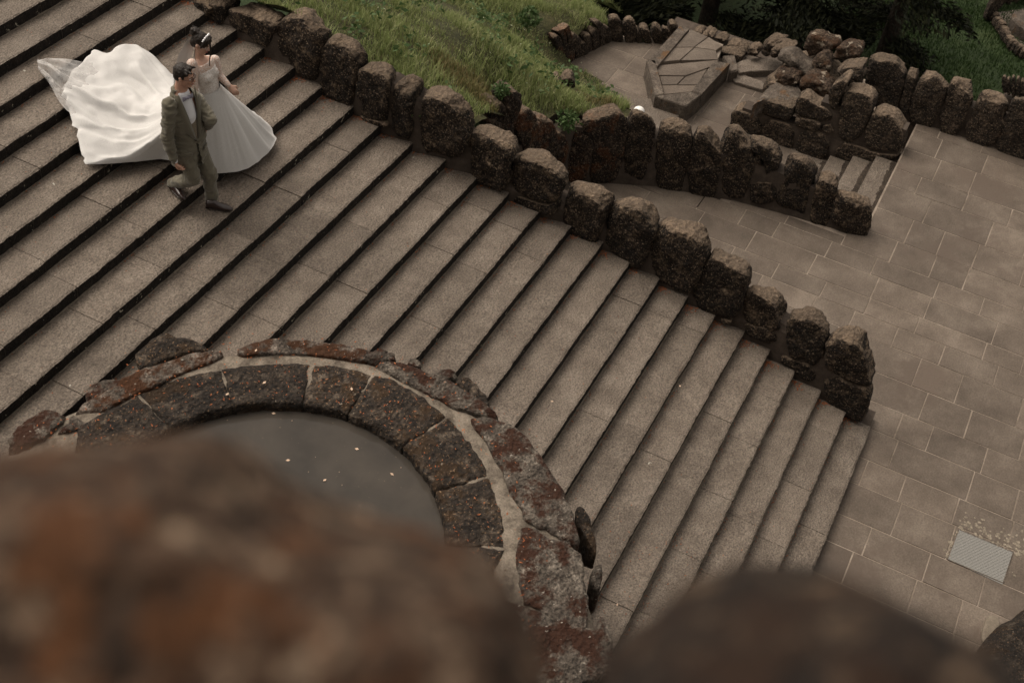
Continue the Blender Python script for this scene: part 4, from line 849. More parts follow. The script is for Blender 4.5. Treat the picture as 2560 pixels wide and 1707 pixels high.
for s_ in (-8, 8):  # unseen wall, widened so the basin water reflects it evenly dark
    for d_ in (.3, -1.2):
        for z in (-.2, 9.75): q = EYE + fh * d_ + u * s_; V.append((q[0], q[1], z))
Fs = [(0, 1, 3, 2), (4, 6, 7, 5), (0, 4, 5, 1), (2, 3, 7, 6), (1, 5, 7, 3), (0, 2, 6, 4)]
mesh_obj('wall_face', V, Fs, M['tuff'], tw, smooth=False)
# ------------------------------------------------------------------ the couple
CN = np.array([.785, .62, 0.])                       # horizontal direction from the couple to the camera
GP0 = on_level(520, 508, 18 * RISE); BP0 = GP0 - CN * .55
def gj(x, y, d): return on_plane(x, y, GP0 + CN * d, CN)
def bj(x, y, d): return on_plane(x, y, BP0 + CN * d, CN)
SIDE = np.array([-.62, .785, 0.])                    # to the right as the camera sees it
UPZ = np.array([0, 0, 1.])
def unit(v): v = np.asarray(v, float); return v / np.linalg.norm(v)
class Blob:
    """closed primitives fused into one continuous surface"""
    def __init__(s): s.V = []; s.F = []
    def add(s, V, F): b = len(s.V); s.V += [tuple(v) for v in V]; s.F += [tuple(b + i for i in f) for f in F]
    def ell(s, c, r, ax=None, n=14):
        ax = np.eye(3) if ax is None else np.array([unit(a) for a in ax]); c = np.asarray(c, float); r = np.ones(3) * r
        V = [c + ax.T @ (np.array([0, 0, r[2]]))]
        for i in range(1, n):
            t = math.pi * i / n
            for j in range(n): p = 2 * math.pi * j / n; V.append(c + ax.T @ (np.array([math.sin(t) * math.cos(p), math.sin(t) * math.sin(p), math.cos(t)]) * r))
        V.append(c + ax.T @ np.array([0, 0, -r[2]])); F = []
        idx = lambda i, j: 1 + (i - 1) * n + j % n
        for j in range(n):
            F.append((0, idx(1, j), idx(1, j + 1)))
            for i in range(1, n - 1): F.append((idx(i, j), idx(i + 1, j), idx(i + 1, j + 1), idx(i, j + 1)))
            F.append((len(V) - 1, idx(n - 1, j + 1), idx(n - 1, j)))
        s.add(V, F)
    def limb(s, pts, rad, flat=None, n=14):
        """tapered tube through pts with round ends; flat = (axis, factor) squashes the section"""
        pts = [np.asarray(p, float) for p in pts]
        for a, b, ra, rb in zip(pts[:-1], pts[1:], rad[:-1], rad[1:]):
            d = b - a; L = np.linalg.norm(d); d = d / L; t = unit(np.cross(d, [.31, .2, .93])); u = np.cross(d, t); V = []; rows = []
            for k in range(5): th = math.pi / 2 * k / 5; rows.append((-ra * math.cos(th), ra * math.sin(th) if k else .001))
            for k in range(6): f = k / 5; rows.append((f * L, ra + (rb - ra) * f))
            for k in range(1, 6): th = math.pi / 2 * k / 5; rows.append((L + rb * math.sin(th), max(rb * math.cos(th), .001)))
            for h, r in rows:
                for j in range(n):
                    q = 2 * math.pi * j / n; o = t * math.cos(q) * r + u * math.sin(q) * r
                    if flat is not None: ax = unit(flat[0]); o = o - ax * (o @ ax) * (1 - flat[1])
                    V.append(a + d * h + o)
            F = []
            for i in range(len(rows) - 1):
                for j in range(n): F.append((i * n + j, i * n + (j + 1) % n, (i + 1) * n + (j + 1) % n, (i + 1) * n + j))
            F.append(tuple(range(n))[::-1]); F.append(tuple((len(rows) - 1) * n + j for j in range(n)))
            s.add(V, F)
    def loft(s, secs, n=28):
        """sections: (centre, axis a, radius a, axis b, radius b[, power]) stacked into a closed body"""
        V = []
        for sec in secs:
            c, a, ra, b, rb = sec[:5]; p = sec[5] if len(sec) > 5 else 1.
            a = unit(a); b = unit(b)
            for j in range(n):
                q = 2 * math.pi * j / n; ca, sa = math.cos(q), math.sin(q)
                V.append(np.asarray(c) + a * ra * math.copysign(abs(ca) ** p, ca) + b * rb * math.copysign(abs(sa) ** p, sa))
        F = []
        for i in range(len(secs) - 1):
            for j in range(n): F.append((i * n + j, i * n + (j + 1) % n, (i + 1) * n + (j + 1) % n, (i + 1) * n + j))
        F.append(tuple(range(n))[::-1]); F.append(tuple((len(secs) - 1) * n + j for j in range(n)))
        s.add(V, F)
    def build(s, name, mat, parent, voxel=.008, smooth=6, cloth=None, fac=.5):
        me = bpy.data.meshes.new('tmp'); me.from_pydata([tuple(map(float, v)) for v in s.V], [], s.F)
        bm = bmesh.new(); bm.from_mesh(me); bmesh.ops.recalc_face_normals(bm, faces=bm.faces); bm.to_mesh(me); bm.free()
        o = bpy.data.objects.new('tmp', me); col.objects.link(o)
        r = o.modifiers.new('r', 'REMESH'); r.mode = 'VOXEL'; r.voxel_size = voxel
        sm = o.modifiers.new('s', 'SMOOTH'); sm.factor = fac; sm.iterations = smooth
        dg = bpy.context.evaluated_depsgraph_get(); dg.update(); ev = o.evaluated_get(dg); m2 = bpy.data.meshes.new_from_object(ev)
        n = len(m2.vertices); V = np.empty(n * 3); m2.vertices.foreach_get('co', V); V = V.reshape(-1, 3)
        N = np.empty(n * 3); m2.vertices.foreach_get('normal', N); N = N.reshape(-1, 3)
        F = [tuple(p.vertices) for p in m2.polygons]
        bpy.data.objects.remove(o); bpy.data.meshes.remove(me); bpy.data.meshes.remove(m2)
        if cloth: V = V + N * cloth(V)[:, None]
        return mesh_obj(name, V, F, mat, parent)
def hand(B, wrist, d, palm_n, L=.18, curl=.6, thumb_side=1, spread=.1):
    """palm, four unequal bent fingers, thumb leaving the side of the palm"""
    d = unit(d); n = unit(np.asarray(palm_n) - d * (np.asarray(palm_n) @ d)); s = np.cross(d, n) * thumb_side
    B.limb([wrist - d * .02, wrist + d * .085], [.026, .036], (n, .55))
    for i, (o, ln) in enumerate([(.028, .078), (.009, .088), (-.011, .08), (-.029, .062)]):
        b = wrist + d * (.082 - abs(i - 1.2) * .004) + s * o; a1 = curl * (.5 + .12 * i); a2 = curl * (1.25 + .12 * i); a3 = curl * (1.7 + .1 * i)
        dirs = [d * math.cos(a) + n * math.sin(a) + s * (o * spread * 6) for a in (a1, a2, a3)]
        p = [b - d * .02, b + dirs[0] * ln * .45]; p.append(p[1] + dirs[1] * ln * .33); p.append(p[2] + dirs[2] * ln * .24)
        B.limb(p, [.0105, .0095, .0085, .0075])
    b = wrist + d * .03 + s * .027; t1 = b + unit(d * .75 + s * .55 + n * .35) * .042; t2 = t1 + unit(d * .95 + n * .45) * .036
    B.limb([b - s * .01, t1, t2], [.014, .0115, .0085])
def face_axes(f, tilt=0., roll=np.zeros(3)): 
    f = unit(f); r = unit(np.cross(f, UPZ + roll)); u = np.cross(r, f); return r, f, u
def head(B, c, f, roll=np.zeros(3), s=1., male=True):
    """skull, jaw, brow, nose, lips, chin, ears; eyes at half the height; c = middle of the head"""
    r, f, u = face_axes(f, 0, roll); A = [r, f, u]; P = lambda x, y, z: c + (r * x + f * y + u * z) * s
    B.ell(P(0, -.012, .03), np.array([.076, .094, .085]) * s, A)                # cranium
    B.ell(P(0, .02, -.035), np.array([.062, .07, .075]) * s, A)                 # face
    B.limb([P(-.045, .0, -.06), P(-.018, .06, -.098)], [.022 * s, .019 * s]); B.limb([P(.045, .0, -.06), P(.018, .06, -.098)], [.022 * s, .019 * s])   # jaw
    B.ell(P(0, .068, -.098), np.array([.024, .02, .02]) * s, A)                 # chin
    B.limb([P(-.045, .068, .018), P(0, .08, .016), P(.045, .068, .018)], [.011 * s, .012 * s, .011 * s])   # brow
    B.limb([P(0, .083, .008), P(0, .107, -.033)], [.008 * s, .0125 * s]); B.ell(P(-.012, .093, -.036), .008 * s); B.ell(P(.012, .093, -.036), .008 * s)    # nose
    B.ell(P(-.036, .055, -.025), np.array([.022, .02, .02]) * s, A); B.ell(P(.036, .055, -.025), np.array([.022, .02, .02]) * s, A)   # cheeks
    for q in (-1, 1):
        B.ell(P(q * .076, -.012, -.012), np.array([.011, .02, .031]) * s, [r * q + f * .35, f, u]); B.ell(P(q * .074, -.006, -.034), np.array([.008, .011, .012]) * s, A)   # ears
    B.ell(P(0, .083, -.062), np.array([.022, .012, .007]) * s, A); B.ell(P(0, .082, -.073), np.array([.019, .012, .007]) * s, A)      # lips
    return P
def face_details(P, parent, skin_lip, s=1.):
    for q in (-1, 1):
        e = Blob(); e.ell(P(q * .031, .071, -.001), .0115 * s, n=10); V = np.array(e.V); mesh_obj('eye', V, e.F, M['eye'], parent)
        b = Blob(); b.ell(P(q * .031, .0815, -.001), .0052 * s, n=8); mesh_obj('iris', np.array(b.V), b.F, M['iris'], parent)
        b = Blob(); b.limb([P(q * .013, .09, .022), P(q * .031, .088, .027), P(q * .05, .072, .021)], [.0035 * s, .0042 * s, .003 * s], n=6); mesh_obj('eyebrow', np.array(b.V), b.F, M['hair'], parent)
    b = Blob(); b.limb([P(-.019, .088, -.066), P(0, .0965, -.0645), P(.019, .088, -.066)], [.003 * s, .0052 * s, .003 * s], n=8); b.limb([P(-.016, .088, -.071), P(0, .096, -.0725), P(.016, .088, -.071)], [.003 * s, .0055 * s, .003 * s], n=8)
    mesh_obj('lips', np.array(b.V), b.F, skin_lip, parent)
def ring_wire(c, a, b, ra, rb, wire, n=18):
    pts = [c + a * ra * math.cos(t) + b * rb * math.sin(t) for t in np.linspace(0, 2 * math.pi, n + 1)]; B = Blob(); B.limb(pts, [wire] * (n + 1), n=6); return B
def glasses(P, parent, mat, wire=.0022, hx=.026, hz=.018):
    B = Blob(); r = unit(P(1, 0, 0) - P(0, 0, 0)); u = unit(P(0, 0, 1) - P(0, 0, 0))
    for q in (-1, 1):
        R = ring_wire(P(q * .033, .099, -.003), r, u, hx, hz, wire); B.add(R.V, R.F)
        B.limb([P(q * .058, .097, .004), P(q * .078, .06, .005), P(q * .082, -.012, .004), P(q * .08, -.03, -.012)], [wire] * 4, n=6)
    B.limb([P(-.009, .101, .001), P(.009, .101, .001)], [wire, wire], n=6)
    g = mesh_obj('glasses', np.array(B.V), B.F, mat, parent)
    return g
def skin_mat(name, c):
    m = bpy.data.materials.new(name); t, b, new, link = nodes(m); geo = new('ShaderNodeNewGeometry').outputs['Position']
    n = noise_tex(new, link, geo, 28, 3, .6); r = ramp_node(new, [(.3, tuple(v * .88 for v in c)), (.7, tuple(min(1, v * 1.08) for v in c))]); link(n.outputs['Fac'], r.inputs[0]); link(r.outputs[0], b.inputs['Base Color'])
    b.inputs['Roughness'].default_value = .5; b.inputs['Subsurface Weight'].default_value = .12; b.inputs['Subsurface Radius'].default_value = (.02, .008, .005); b.inputs['Subsurface Scale'].default_value = .3
    return m
def cloth_mat(name, c, scale=260, amt=.18, rough=.85, sheen=.25):
    m = bpy.data.materials.new(name); t, b, new, link = nodes(m); geo = new('ShaderNodeNewGeometry').outputs['Position']
    n = noise_tex(new, link, geo, scale, 2, .6); r = ramp_node(new, [(.3, tuple(v * (1 - amt) for v in c)), (.7, tuple(v * (1 + amt) for v in c))]); link(n.outputs['Fac'], r.inputs[0]); link(r.outputs[0], b.inputs['Base Color'])
    b.inputs['Roughness'].default_value = rough; b.inputs['Sheen Weight'].default_value = sheen; b.inputs['Specular IOR Level'].default_value = .25
    bp = new('ShaderNodeBump'); bp.inputs['Strength'].default_value = .25; bp.inputs['Distance'].default_value = .002; link(n.outputs['Fac'], bp.inputs['Height']); link(bp.outputs[0], b.inputs['Normal'])
    return m
M['skin_m'] = skin_mat('groom_skin', (.42, .235, .165)); M['skin_f'] = skin_mat('bride_skin', (.46, .28, .205))
M['lip_m'] = plain('lips_m', (.26, .10, .075), .5); M['lip_f'] = plain('lips_f', (.34, .09, .08), .4)
M['hair'] = rock_mat('dark_hair', (.006, .004, .003), (.014, .009, .006), (.03, .019, .013), scale=60, grain=160, bump=.5, rough=.5, vary=0, dist=.004)
M['suit'] = cloth_mat('olive_suit', (.115, .103, .074)); M['waistcoat'] = cloth_mat('waistcoat', (.17, .14, .1), 160, .4)
M['shirt'] = cloth_mat('white_shirt', (.62, .62, .64), 300, .04); M['bow'] = cloth_mat('bow_tie', (.20, .19, .24), 240, .5)
M['shoe'] = plain('oxblood_leather', (.022, .012, .010), .28, spec=.6); M['frame'] = plain('spectacle_frame', (.012, .01, .01), .35); M['frame_f'] = plain('pale_spectacle_frame', (.5, .4, .36), .3, .4)
M['eye'] = plain('eye_white', (.6, .57, .54), .3); M['iris'] = plain('iris', (.02, .013, .009), .2); M['button'] = plain('button', (.02, .018, .013), .4)

# ---- groom
groom = empty('person', (GP0[0], GP0[1], 18 * RISE), 'man in an olive green suit with bow tie and glasses stepping downstairs', 'person')
GF = unit(CN * .8 + SIDE * .6); GR = np.cross(GF, UPZ)             # chest direction, his right
hc_ = gj(461, 189, .02); hf = unit(SIDE * .93 + CN * .37 - UPZ * .16)
neck = gj(452, 217, .0); rsh, lsh = gj(424, 262, .14), gj(492, 250, -.12); rel, rwr = gj(418, 345, .17), gj(436, 402, .20)
lel, lwr = gj(527, 300, .06), gj(517, 315, -.10)
pel = gj(475, 366, .0); rhip, lhip = gj(461, 376, .06), gj(494, 374, -.07); rkn, ran = gj(484, 446, .13), gj(432, 459, -.10); lkn, lan = gj(524, 432, .03), gj(529, 500, .0)
B = Blob()
HP = head(B, hc_, hf, -SIDE * .06)
B.limb([HP(0, -.02, -.05), neck + UPZ * .01, neck - UPZ * .06], [.058, .06, .07])
chest = (rsh + lsh) / 2 - UPZ * .12
B.loft([(pel - UPZ * .08, GR, .13, GF, .09), (pel + UPZ * .05, GR, .14, GF, .095), ((pel + chest) / 2, GR, .135, GF, .09), (chest, GR, .16, GF, .105), ((rsh + lsh) / 2 - UPZ * .0, GR, .15, GF, .08), (neck - UPZ * .03, GR, .07, GF, .06)])
B.limb([rsh, rel, rwr], [.05, .038, .027]); B.limb([lsh, lel, lwr], [.05, .038, .027])
B.limb([rhip, rkn, ran], [.075, .05, .035]); B.limb([lhip, lkn, lan], [.075, .05, .035])
hand(B, rwr, -UPZ * .95 + SIDE * .28, -GR * .6 + SIDE * .6, curl=.75, thumb_side=1)
hand(B, lwr, -SIDE * .35 - UPZ * .65 - CN * .1, -SIDE + CN * .4, curl=.9, thumb_side=-1)
B.build('body', M['skin_m'], groom, .006, 4)
face_details(HP, groom, M['lip_m']); glasses(HP, groom, M['frame'])
B = Blob(); r_, f_, u_ = face_axes(hf, 0, -SIDE * .06)
B.ell(HP(0, -.022, .045), (.083, .098, .083), [r_, f_, u_]); B.ell(HP(0, -.055, .0), (.078, .062, .075), [r_, f_, u_])
for q in (-1, 1): B.limb([HP(q * .074, .0, .04), HP(q * .073, .012, .002)], [.014, .009])
for i in range(34):
    a = rng.uniform(-1, 1); y = rng.uniform(-.08, .062); p0 = HP(a * .06, y, .105 - .35 * a * a * .1 - max(0, -y) * .25); B.limb([p0, p0 + (r_ * a * .02 + f_ * .03 + u_ * .004)], [.017, .010], n=7)
Bh = B; hairV = np.array(B.V)
keep_f = [f for f in B.F]
B.build('hair', M['hair'], groom, .006, 5, cloth=lambda V: .003 * fbm(V * 55, 2))
# shirt: collar, front
B = Blob(); nb = neck - UPZ * .025
B.loft([(nb - UPZ * .06, GR, .085, GF, .085), (nb - UPZ * .01 - GF * .005, GR, .072, GF, .072), (nb + UPZ * .012 - GF * .02, GR, .066, GF, .062)])
B.loft([(chest - UPZ * .14 + GF * .01, GR, .10, GF, .112), (chest + GF * .012, GR, .115, GF, .122), (chest + UPZ * .09 + GF * .01, GR, .10, GF, .105), (nb - UPZ * .02, GR, .075, GF, .08)])
B.build('shirt', M['shirt'], groom, .007, 4)
b = Blob(); b.limb([lwr - unit(lwr - lel) * .015, lwr + unit(lwr - lel) * .012], [.037, .035]); mesh_obj('cuff', np.array(b.V), b.F, M['shirt'], groom)
b = Blob(); b.limb([rwr - unit(rwr - rel) * .02, rwr + unit(rwr - rel) * .004], [.034, .033]); mesh_obj('cuff', np.array(b.V), b.F, M['shirt'], groom)
for q, h_ in ((1, .02), (-1, .02)):
    b = Blob(); c0 = pel + UPZ * h_ + GR * q * .115 + GF * .118; b.loft([(c0 + UPZ * .014, GR * .8 - GF * q * .55, .05, GF, .006), (c0 - UPZ * .022, GR * .8 - GF * q * .55, .05, GF, .010)], 10); mesh_obj('pocket_flap', np.array(b.V), b.F, M['suit'], groom)
bc = nb + GF * .10 - UPZ * .055
B = Blob()
for q in (-1, 1): B.loft([(bc + GR * q * .008, UPZ, .012, GF, .012), (bc + GR * q * .03, UPZ, .02, GF, .012), (bc + GR * q * .062, UPZ, .032, GF, .009)], 12)
B.ell(bc + GF * .008, (.013, .013, .016)); B.build('bow_tie', M['bow'], groom, .005, 1)
# waistcoat showing in the jacket opening
B = Blob(); B.loft([(pel + UPZ * .10 + GF * .01, GR, .115, GF, .112), (pel + UPZ * .2 + GF * .012, GR, .12, GF, .118), (chest - UPZ * .02 + GF * .006, GR, .125, GF, .120)])
B.build('waistcoat', M['waistcoat'], groom, .008, 4)
def wr(V):   # soft creases
    return .011 * fbm(V * np.array([9, 9, 16.]), 2) + .009 * (1 - np.abs(fbm(V * np.array([11, 11, 26.]) + 4, 2)) * 2)
B = Blob(); dn = unit((rhip + lhip) / 2 - chest)
B.loft([(pel - UPZ * .17 + SIDE * -.015, GR, .205, GF, .15), (pel + UPZ * .02, GR, .185, GF, .135), (pel + UPZ * .16, GR, .178, GF, .128), (chest - UPZ * .04, GR, .196, GF, .138), (chest + UPZ * .07, GR, .205, GF, .125), ((rsh + lsh) / 2 + UPZ * .035, GR, .18, GF, .092), ((rsh + lsh) / 2 * .45 + neck * .55 - UPZ * .01 - GF * .01, GR, .125, GF, .085), (neck - UPZ * .01 - GF * .015, GR, .085, GF, .08)])
B.limb([rsh + UPZ * .0, rel, rwr - unit(rwr - rel) * .02], [.074, .06, .047]); B.limb([lsh, lel, lwr - unit(lwr - lel) * .02], [.07, .057, .046])
jacket = B.build('jacket', M['suit'], groom, .009, 7, cloth=wr)
# cut the V opening and the front split out of the jacket
def carve(o, test):
    me = o.data; base = WORLD_LOC[o.name]; bm = bmesh.new(); bm.from_mesh(me)
    dead = [f for f in bm.faces if test(np.array(f.calc_center_median()) + base, np.array(f.normal))]
    bmesh.ops.delete(bm, geom=dead, context='FACES'); bm.to_mesh(me); bm.free(); me.update()
vb = pel + UPZ * .17; vt = nb + UPZ * .01
def opening(c, n):
    h = (c[2] - vb[2]) / (vt[2] - vb[2]); lat = (c - (pel * (1 - max(0, min(1, h))) + nb * max(0, min(1, h)))) @ GR; fr = (c - pel * .5 - nb * .5) @ GF
    if n @ GF < .2 or fr < .0: return False
    if h > 1.02: return abs(lat) < .1
    if h > 0: return abs(lat) < .012 + .088 * h
    return abs(lat) < .004 + .06 * min(1, -h * .8) and h > -1.2
carve(jacket, opening)
for q in (-1, 1):      # lapels
    b = Blob(); n = 7; V = []; F = []
    for i in range(n):
        h = i / (n - 1); c = pel * (1 - h) + nb * h; c = c * 1.0; c[2] = vb[2] + (vt[2] - vb[2]) * h
        inn = .010 + .088 * h; wd = .012 + .085 * math.sin(math.pi * min(1, h * .95)) ** .8 * (1.0 if h < .72 else .62)
        y0 = .136 - .035 * max(0, h - .55) / .45
        for (lat, yo) in ((inn, y0), (inn + wd * .5, y0 + .012), (inn + wd, y0 - .004), (inn + wd, y0 - .012)): V.append(c + GR * q * lat + GF * (yo - 1.4 * max(0, lat - .06) ** 2 * 6))
    for i in range(n - 1):
        for j in range(3): F.append((i * 4 + j, i * 4 + j + 1, i * 4 + j + 5, i * 4 + j + 4))
    lo = mesh_obj('lapel', V, F, M['suit'], groom); so = lo.modifiers.new('s', 'SOLIDIFY'); so.thickness = .006
b = Blob(); b.ell(vb + GF * .14 + GR * .015 - UPZ * .01, .010, n=8); mesh_obj('button', np.array(b.V), b.F, M['button'], groom)
B = Blob(); B.loft([(pel - UPZ * .12, GR, .165, GF, .115), (pel + UPZ * .0, GR, .168, GF, .118), (pel + UPZ * .1, GR, .155, GF, .11)])
B.limb([rhip + UPZ * .02, rkn, ran + unit(ran - rkn) * .01], [.108, .078, .064]); B.limb([lhip + UPZ * .02, lkn, lan + UPZ * .02], [.108, .08, .068])
B.build('trousers', M['suit'], groom, .009, 7, cloth=lambda V: .010 * fbm(V * np.array([8, 8, 16.]), 2) + .006 * fbm(V * np.array([20, 20, 34.]) + 9, 2))
def shoe(heel, toe, upd, name='shoe'):
    d = unit(toe - heel); L = np.linalg.norm(toe - heel); u = unit(upd - d * (np.asarray(upd) @ d)); s = np.cross(d, u); B = Blob()
    B.loft([(heel + u * .04, s, .028, u, .04), (heel + d * .02 * 1 + u * .045, s, .036, u, .05), (heel + d * L * .3 + u * .05, s, .036, u, .055), (heel + d * L * .52 + u * .036, s, .043, u, .04), (heel + d * L * .74 + u * .028, s, .046, u, .03), (heel + d * L * .92 + u * .02, s, .034, u, .021), (heel + d * L + u * .014, s, .014, u, .012)], 18)
    o = B.build(name, M['shoe'], groom, .006, 3)
    b = Blob(); b.loft([(heel - d * .004 + u * .006, s, .03, u, .007), (heel + d * L * .3 + u * .004, s, .036, u, .006), (heel + d * L * .7 + u * .002, s, .047, u, .006), (heel + d * L * .95 + u * .004, s, .034, u, .006), (heel + d * L * 1.01 + u * .005, s, .012, u, .005)], 14); sl = mesh_obj('sole', np.array(b.V), b.F, M['iris'], o)
z18, z19 = 18 * RISE + .006, 19 * RISE
lh = on_level(516, 517, z18); lt = on_level(581, 526, z18); shoe(lh, lh + unit(lt - lh) * .29, UPZ)
rt = on_level(462, 502, z19 + .012); rh = gj(421, 466, -.10); rd = unit(rt - rh); shoe(rt - rd * .28, rt, UPZ * .8 + SIDE * .6)

# ---- bride
bride = empty('person', (BP0[0], BP0[1], ramp_z(BP0[1])), 'woman in a white lace wedding dress with its long train spread over the steps', 'person')
BF = unit(CN * .55 + SIDE * .83); BR = np.cross(BF, UPZ)
bh = bj(503, 108, .02); bf = unit(SIDE * .86 + CN * .42 - UPZ * .38)
bn = bj(499, 138, .0); brs, bls = bj(480, 160, .13), bj(537, 151, -.10); ble, blw = bj(549, 190, -.06), bj(571, 213, .02)
bre, brw = bj(486, 240, .17), bj(506, 305, .20); bw = bj(522, 219, .0)
B = Blob(); BH = head(B, bh, bf, SIDE * .12, .93)
bch = (brs + bls) / 2 - UPZ * .1
B.limb([BH(0, -.02, -.05), bn, bn - UPZ * .06], [.045, .046, .06])
body_secs = [(bw - UPZ * .45, BR, .1, BF, .09), (bw - UPZ * .18, BR, .145, BF, .10), (bw, BR, .118, BF, .088), (bw * .55 + bch * .45, BR, .125, BF, .09), (bch, BR, .14, BF, .1), ((brs + bls) / 2 - UPZ * .01, BR, .14, BF, .07), (bn - UPZ * .03, BR, .06, BF, .05)]
B.loft(body_secs)
for q in (-1, 1): B.ell(bch + BR * q * .058 + BF * .045 - UPZ * .035, (.055, .052, .055))
B.limb([brs, bre, brw], [.043, .034, .023]); B.limb([bls, ble, blw], [.043, .034, .023])
B.limb([bw - UPZ * .4 + BR * .08, bw - UPZ * .8 + BR * .08, BP0 * [1, 1, 0] + BR * .08 + UPZ * (ramp_z(BP0[1]) + .1)], [.08, .05, .035]); B.limb([bw - UPZ * .4 - BR * .08, bw - UPZ * .8 - BR * .08, BP0 * [1, 1, 0] - BR * .08 + UPZ * (ramp_z(BP0[1]) + .1)], [.08, .05, .035])
hand(B, blw, unit(bj(587, 231, .05) - blw), -CN * .5 - UPZ * .6 + SIDE * .2, curl=.55, thumb_side=1)
hand(B, brw, unit(gj(513, 320, -.08) - brw) if np.linalg.norm(gj(513, 320, -.08) - brw) > .02 else -UPZ, -SIDE, curl=.9)
B.build('body', M['skin_f'], bride, .006, 4)
face_details(BH, bride, M['lip_f'], .93); glasses(BH, bride, M['frame_f'], .0019, .025, .021)
br_, bf_, bu_ = face_axes(bf, 0, SIDE * .12)
B = Blob(); B.ell(BH(0, -.026, .042), np.array([.083, .095, .083]) * .95, [br_, bf_, bu_]); B.ell(BH(0, -.06, -.01), np.array([.076, .06, .075]) * .95, [br_, bf_, bu_])
for q in (-1, 1):
    B.limb([BH(q * .05, .055, .085), BH(q * .068, .04, .03), BH(q * .07, .028, -.02)], [.022, .018, .008])
    B.limb([BH(0, .06, .09), BH(q * .045, .07, .05), BH(q * .062, .055, .01)], [.022, .02, .01])
bun = BH(0, -.105, .085); B.ell(bun, (.052, .052, .048))
for i in range(26):      # twisted locks of the bun
    a = i * 2.4; e = rng.uniform(-.8, .9); d = br_ * math.cos(a) + bf_ * math.sin(a); B.limb([bun + d * .04 + bu_ * .03 * e, bun + (br_ * math.cos(a + .9) + bf_ * math.sin(a + .9)) * .045 + bu_ * .04 * e + bu_ * .01], [.015, .010], n=7)
B.build('hair', M['hair'], bride, .006, 2, cloth=lambda V: .003 * fbm(V * 60, 2))
b = Blob(); pts = [BH(-.055 + .0, .085, .02), BH(.01, .1, .0)]
cp = [bj(527 + 3.2 * math.sin(t * 5.5) * t + (-3 + 3 * t), 100 + 66 * t, .115 + .02 * math.sin(t * 3)) for t in np.linspace(0, 1, 16)]; b.limb(cp, [.012 - .008 * t for t in np.linspace(0, 1, 16)], n=8); mesh_obj('loose_curl', np.array(b.V), b.F, M['hair'], bride); b = Blob(); b2 = [bj(488, 125, .12), bj(486, 138, .13), bj(488, 150, .13)]; b.limb(b2, [.004, .0035, .002], n=6)
mesh_obj('loose_curl', np.array(b.V), b.F, M['hair'], bride)
# headband of pale stones
M['gem'] = plain('headband_gems', (.75, .74, .76), .15, .3)
B = Blob()
for i in range(15):
    t = -1.15 + 2.3 * i / 14; p = BH(.088 * math.sin(t), .038 - .01 * abs(t), .045 + .092 * math.cos(t)); B.ell(p, .0085 + .003 * (i % 2), n=7)
mesh_obj('headband', np.array(B.V), B.F, M['gem'], bride)
# lace
def lace_mat(name, base, alpha_lo=None, skin=None, thr=.47, scale=26.):
    m = bpy.data.materials.new(name); t, b, new, link = nodes(m); geo = new('ShaderNodeNewGeometry').outputs['Position']
    n0 = noise_tex(new, link, geo, 3.2, 2, .5); ad = new('ShaderNodeVectorMath'); ad.operation = 'MULTIPLY_ADD'; ad.inputs[1].default_value = (.55, .55, .55)
    link(n0.outputs['Color'], ad.inputs[0]); link(geo, ad.inputs[2])
    wv = new('ShaderNodeTexWave'); wv.wave_type = 'BANDS'; wv.inputs['Scale'].default_value = scale; wv.inputs['Distortion'].default_value = 9; wv.inputs['Detail'].default_value = 3; wv.inputs['Detail Scale'].default_value = 2.2; link(ad.outputs[0], wv.inputs['Vector'])
    r = ramp_node(new, [(.25, tuple(v * .92 for v in base)), (.75, base)]); link(wv.outputs['Fac'], r.inputs[0]); c = r.outputs[0]
    if skin:
        n2 = noise_tex(new, link, geo, 85, 4, .7); r2 = ramp_node(new, [(thr - .06, G(0)), (thr + .1, G(1))]); link(n2.outputs['Fac'], r2.inputs[0]); c = mix(new, link, r2.outputs[0], skin, c)
    link(c, b.inputs['Base Color']); b.inputs['Roughness'].default_value = .7; b.inputs['Sheen Weight'].default_value = .2; b.inputs['Specular IOR Level'].default_value = .3
    bp = new('ShaderNodeBump'); bp.inputs['Strength'].default_value = .22; bp.inputs['Distance'].default_value = .004; link(wv.outputs['Fac'], bp.inputs['Height']); link(bp.outputs[0], b.inputs['Normal'])
    return m
M['lace'] = lace_mat('white_lace', (.56, .55, .535)); M['bodice'] = lace_mat('beaded_bodice', (.66, .63, .60), skin=(.36, .27, .215), thr=.42, scale=40); M['sleeve'] = lace_mat('tulle_sleeve', (.66, .62, .59), skin=(.47, .32, .25), thr=.52, scale=40)
B = Blob(); bs = [(c, a, ra + .012, b_, rb + .012) for c, a, ra, b_, rb in body_secs[2:6]]
B.loft([(bw - UPZ * .07, BR, .135, BF, .105), (bw - UPZ * .02, BR, .133, BF, .103)] + bs[1:3] + [((bch + (brs + bls) / 2) / 2, BR, .152, BF, .1)])
for q in (-1, 1): B.ell(bch + BR * q * .058 + BF * .062 - UPZ * .035, (.068, .066, .07))
B.build('bodice', M['bodice'], bride, .007, 12)
B = Blob(); sh = (brs + bls) / 2; B.loft([(bch + UPZ * .02, BR, .15, BF, .1), (sh - UPZ * .02, BR, .156, BF, .082), (sh + UPZ * .012, BR, .13, BF, .066)])
B.limb([brs, bre, brw - (brw - bre) * .06], [.056, .043, .031]); B.limb([bls, ble * .55 + bls * .45], [.056, .047])
B.limb([ble * .8 + blw * .2, blw - (blw - ble) * .08], [.042, .031])
B.limb([ble * .5 + bls * .5, ble, blw], [.046, .0395, .028])
B.build('sleeves', M['sleeve'], bride, .007, 4)
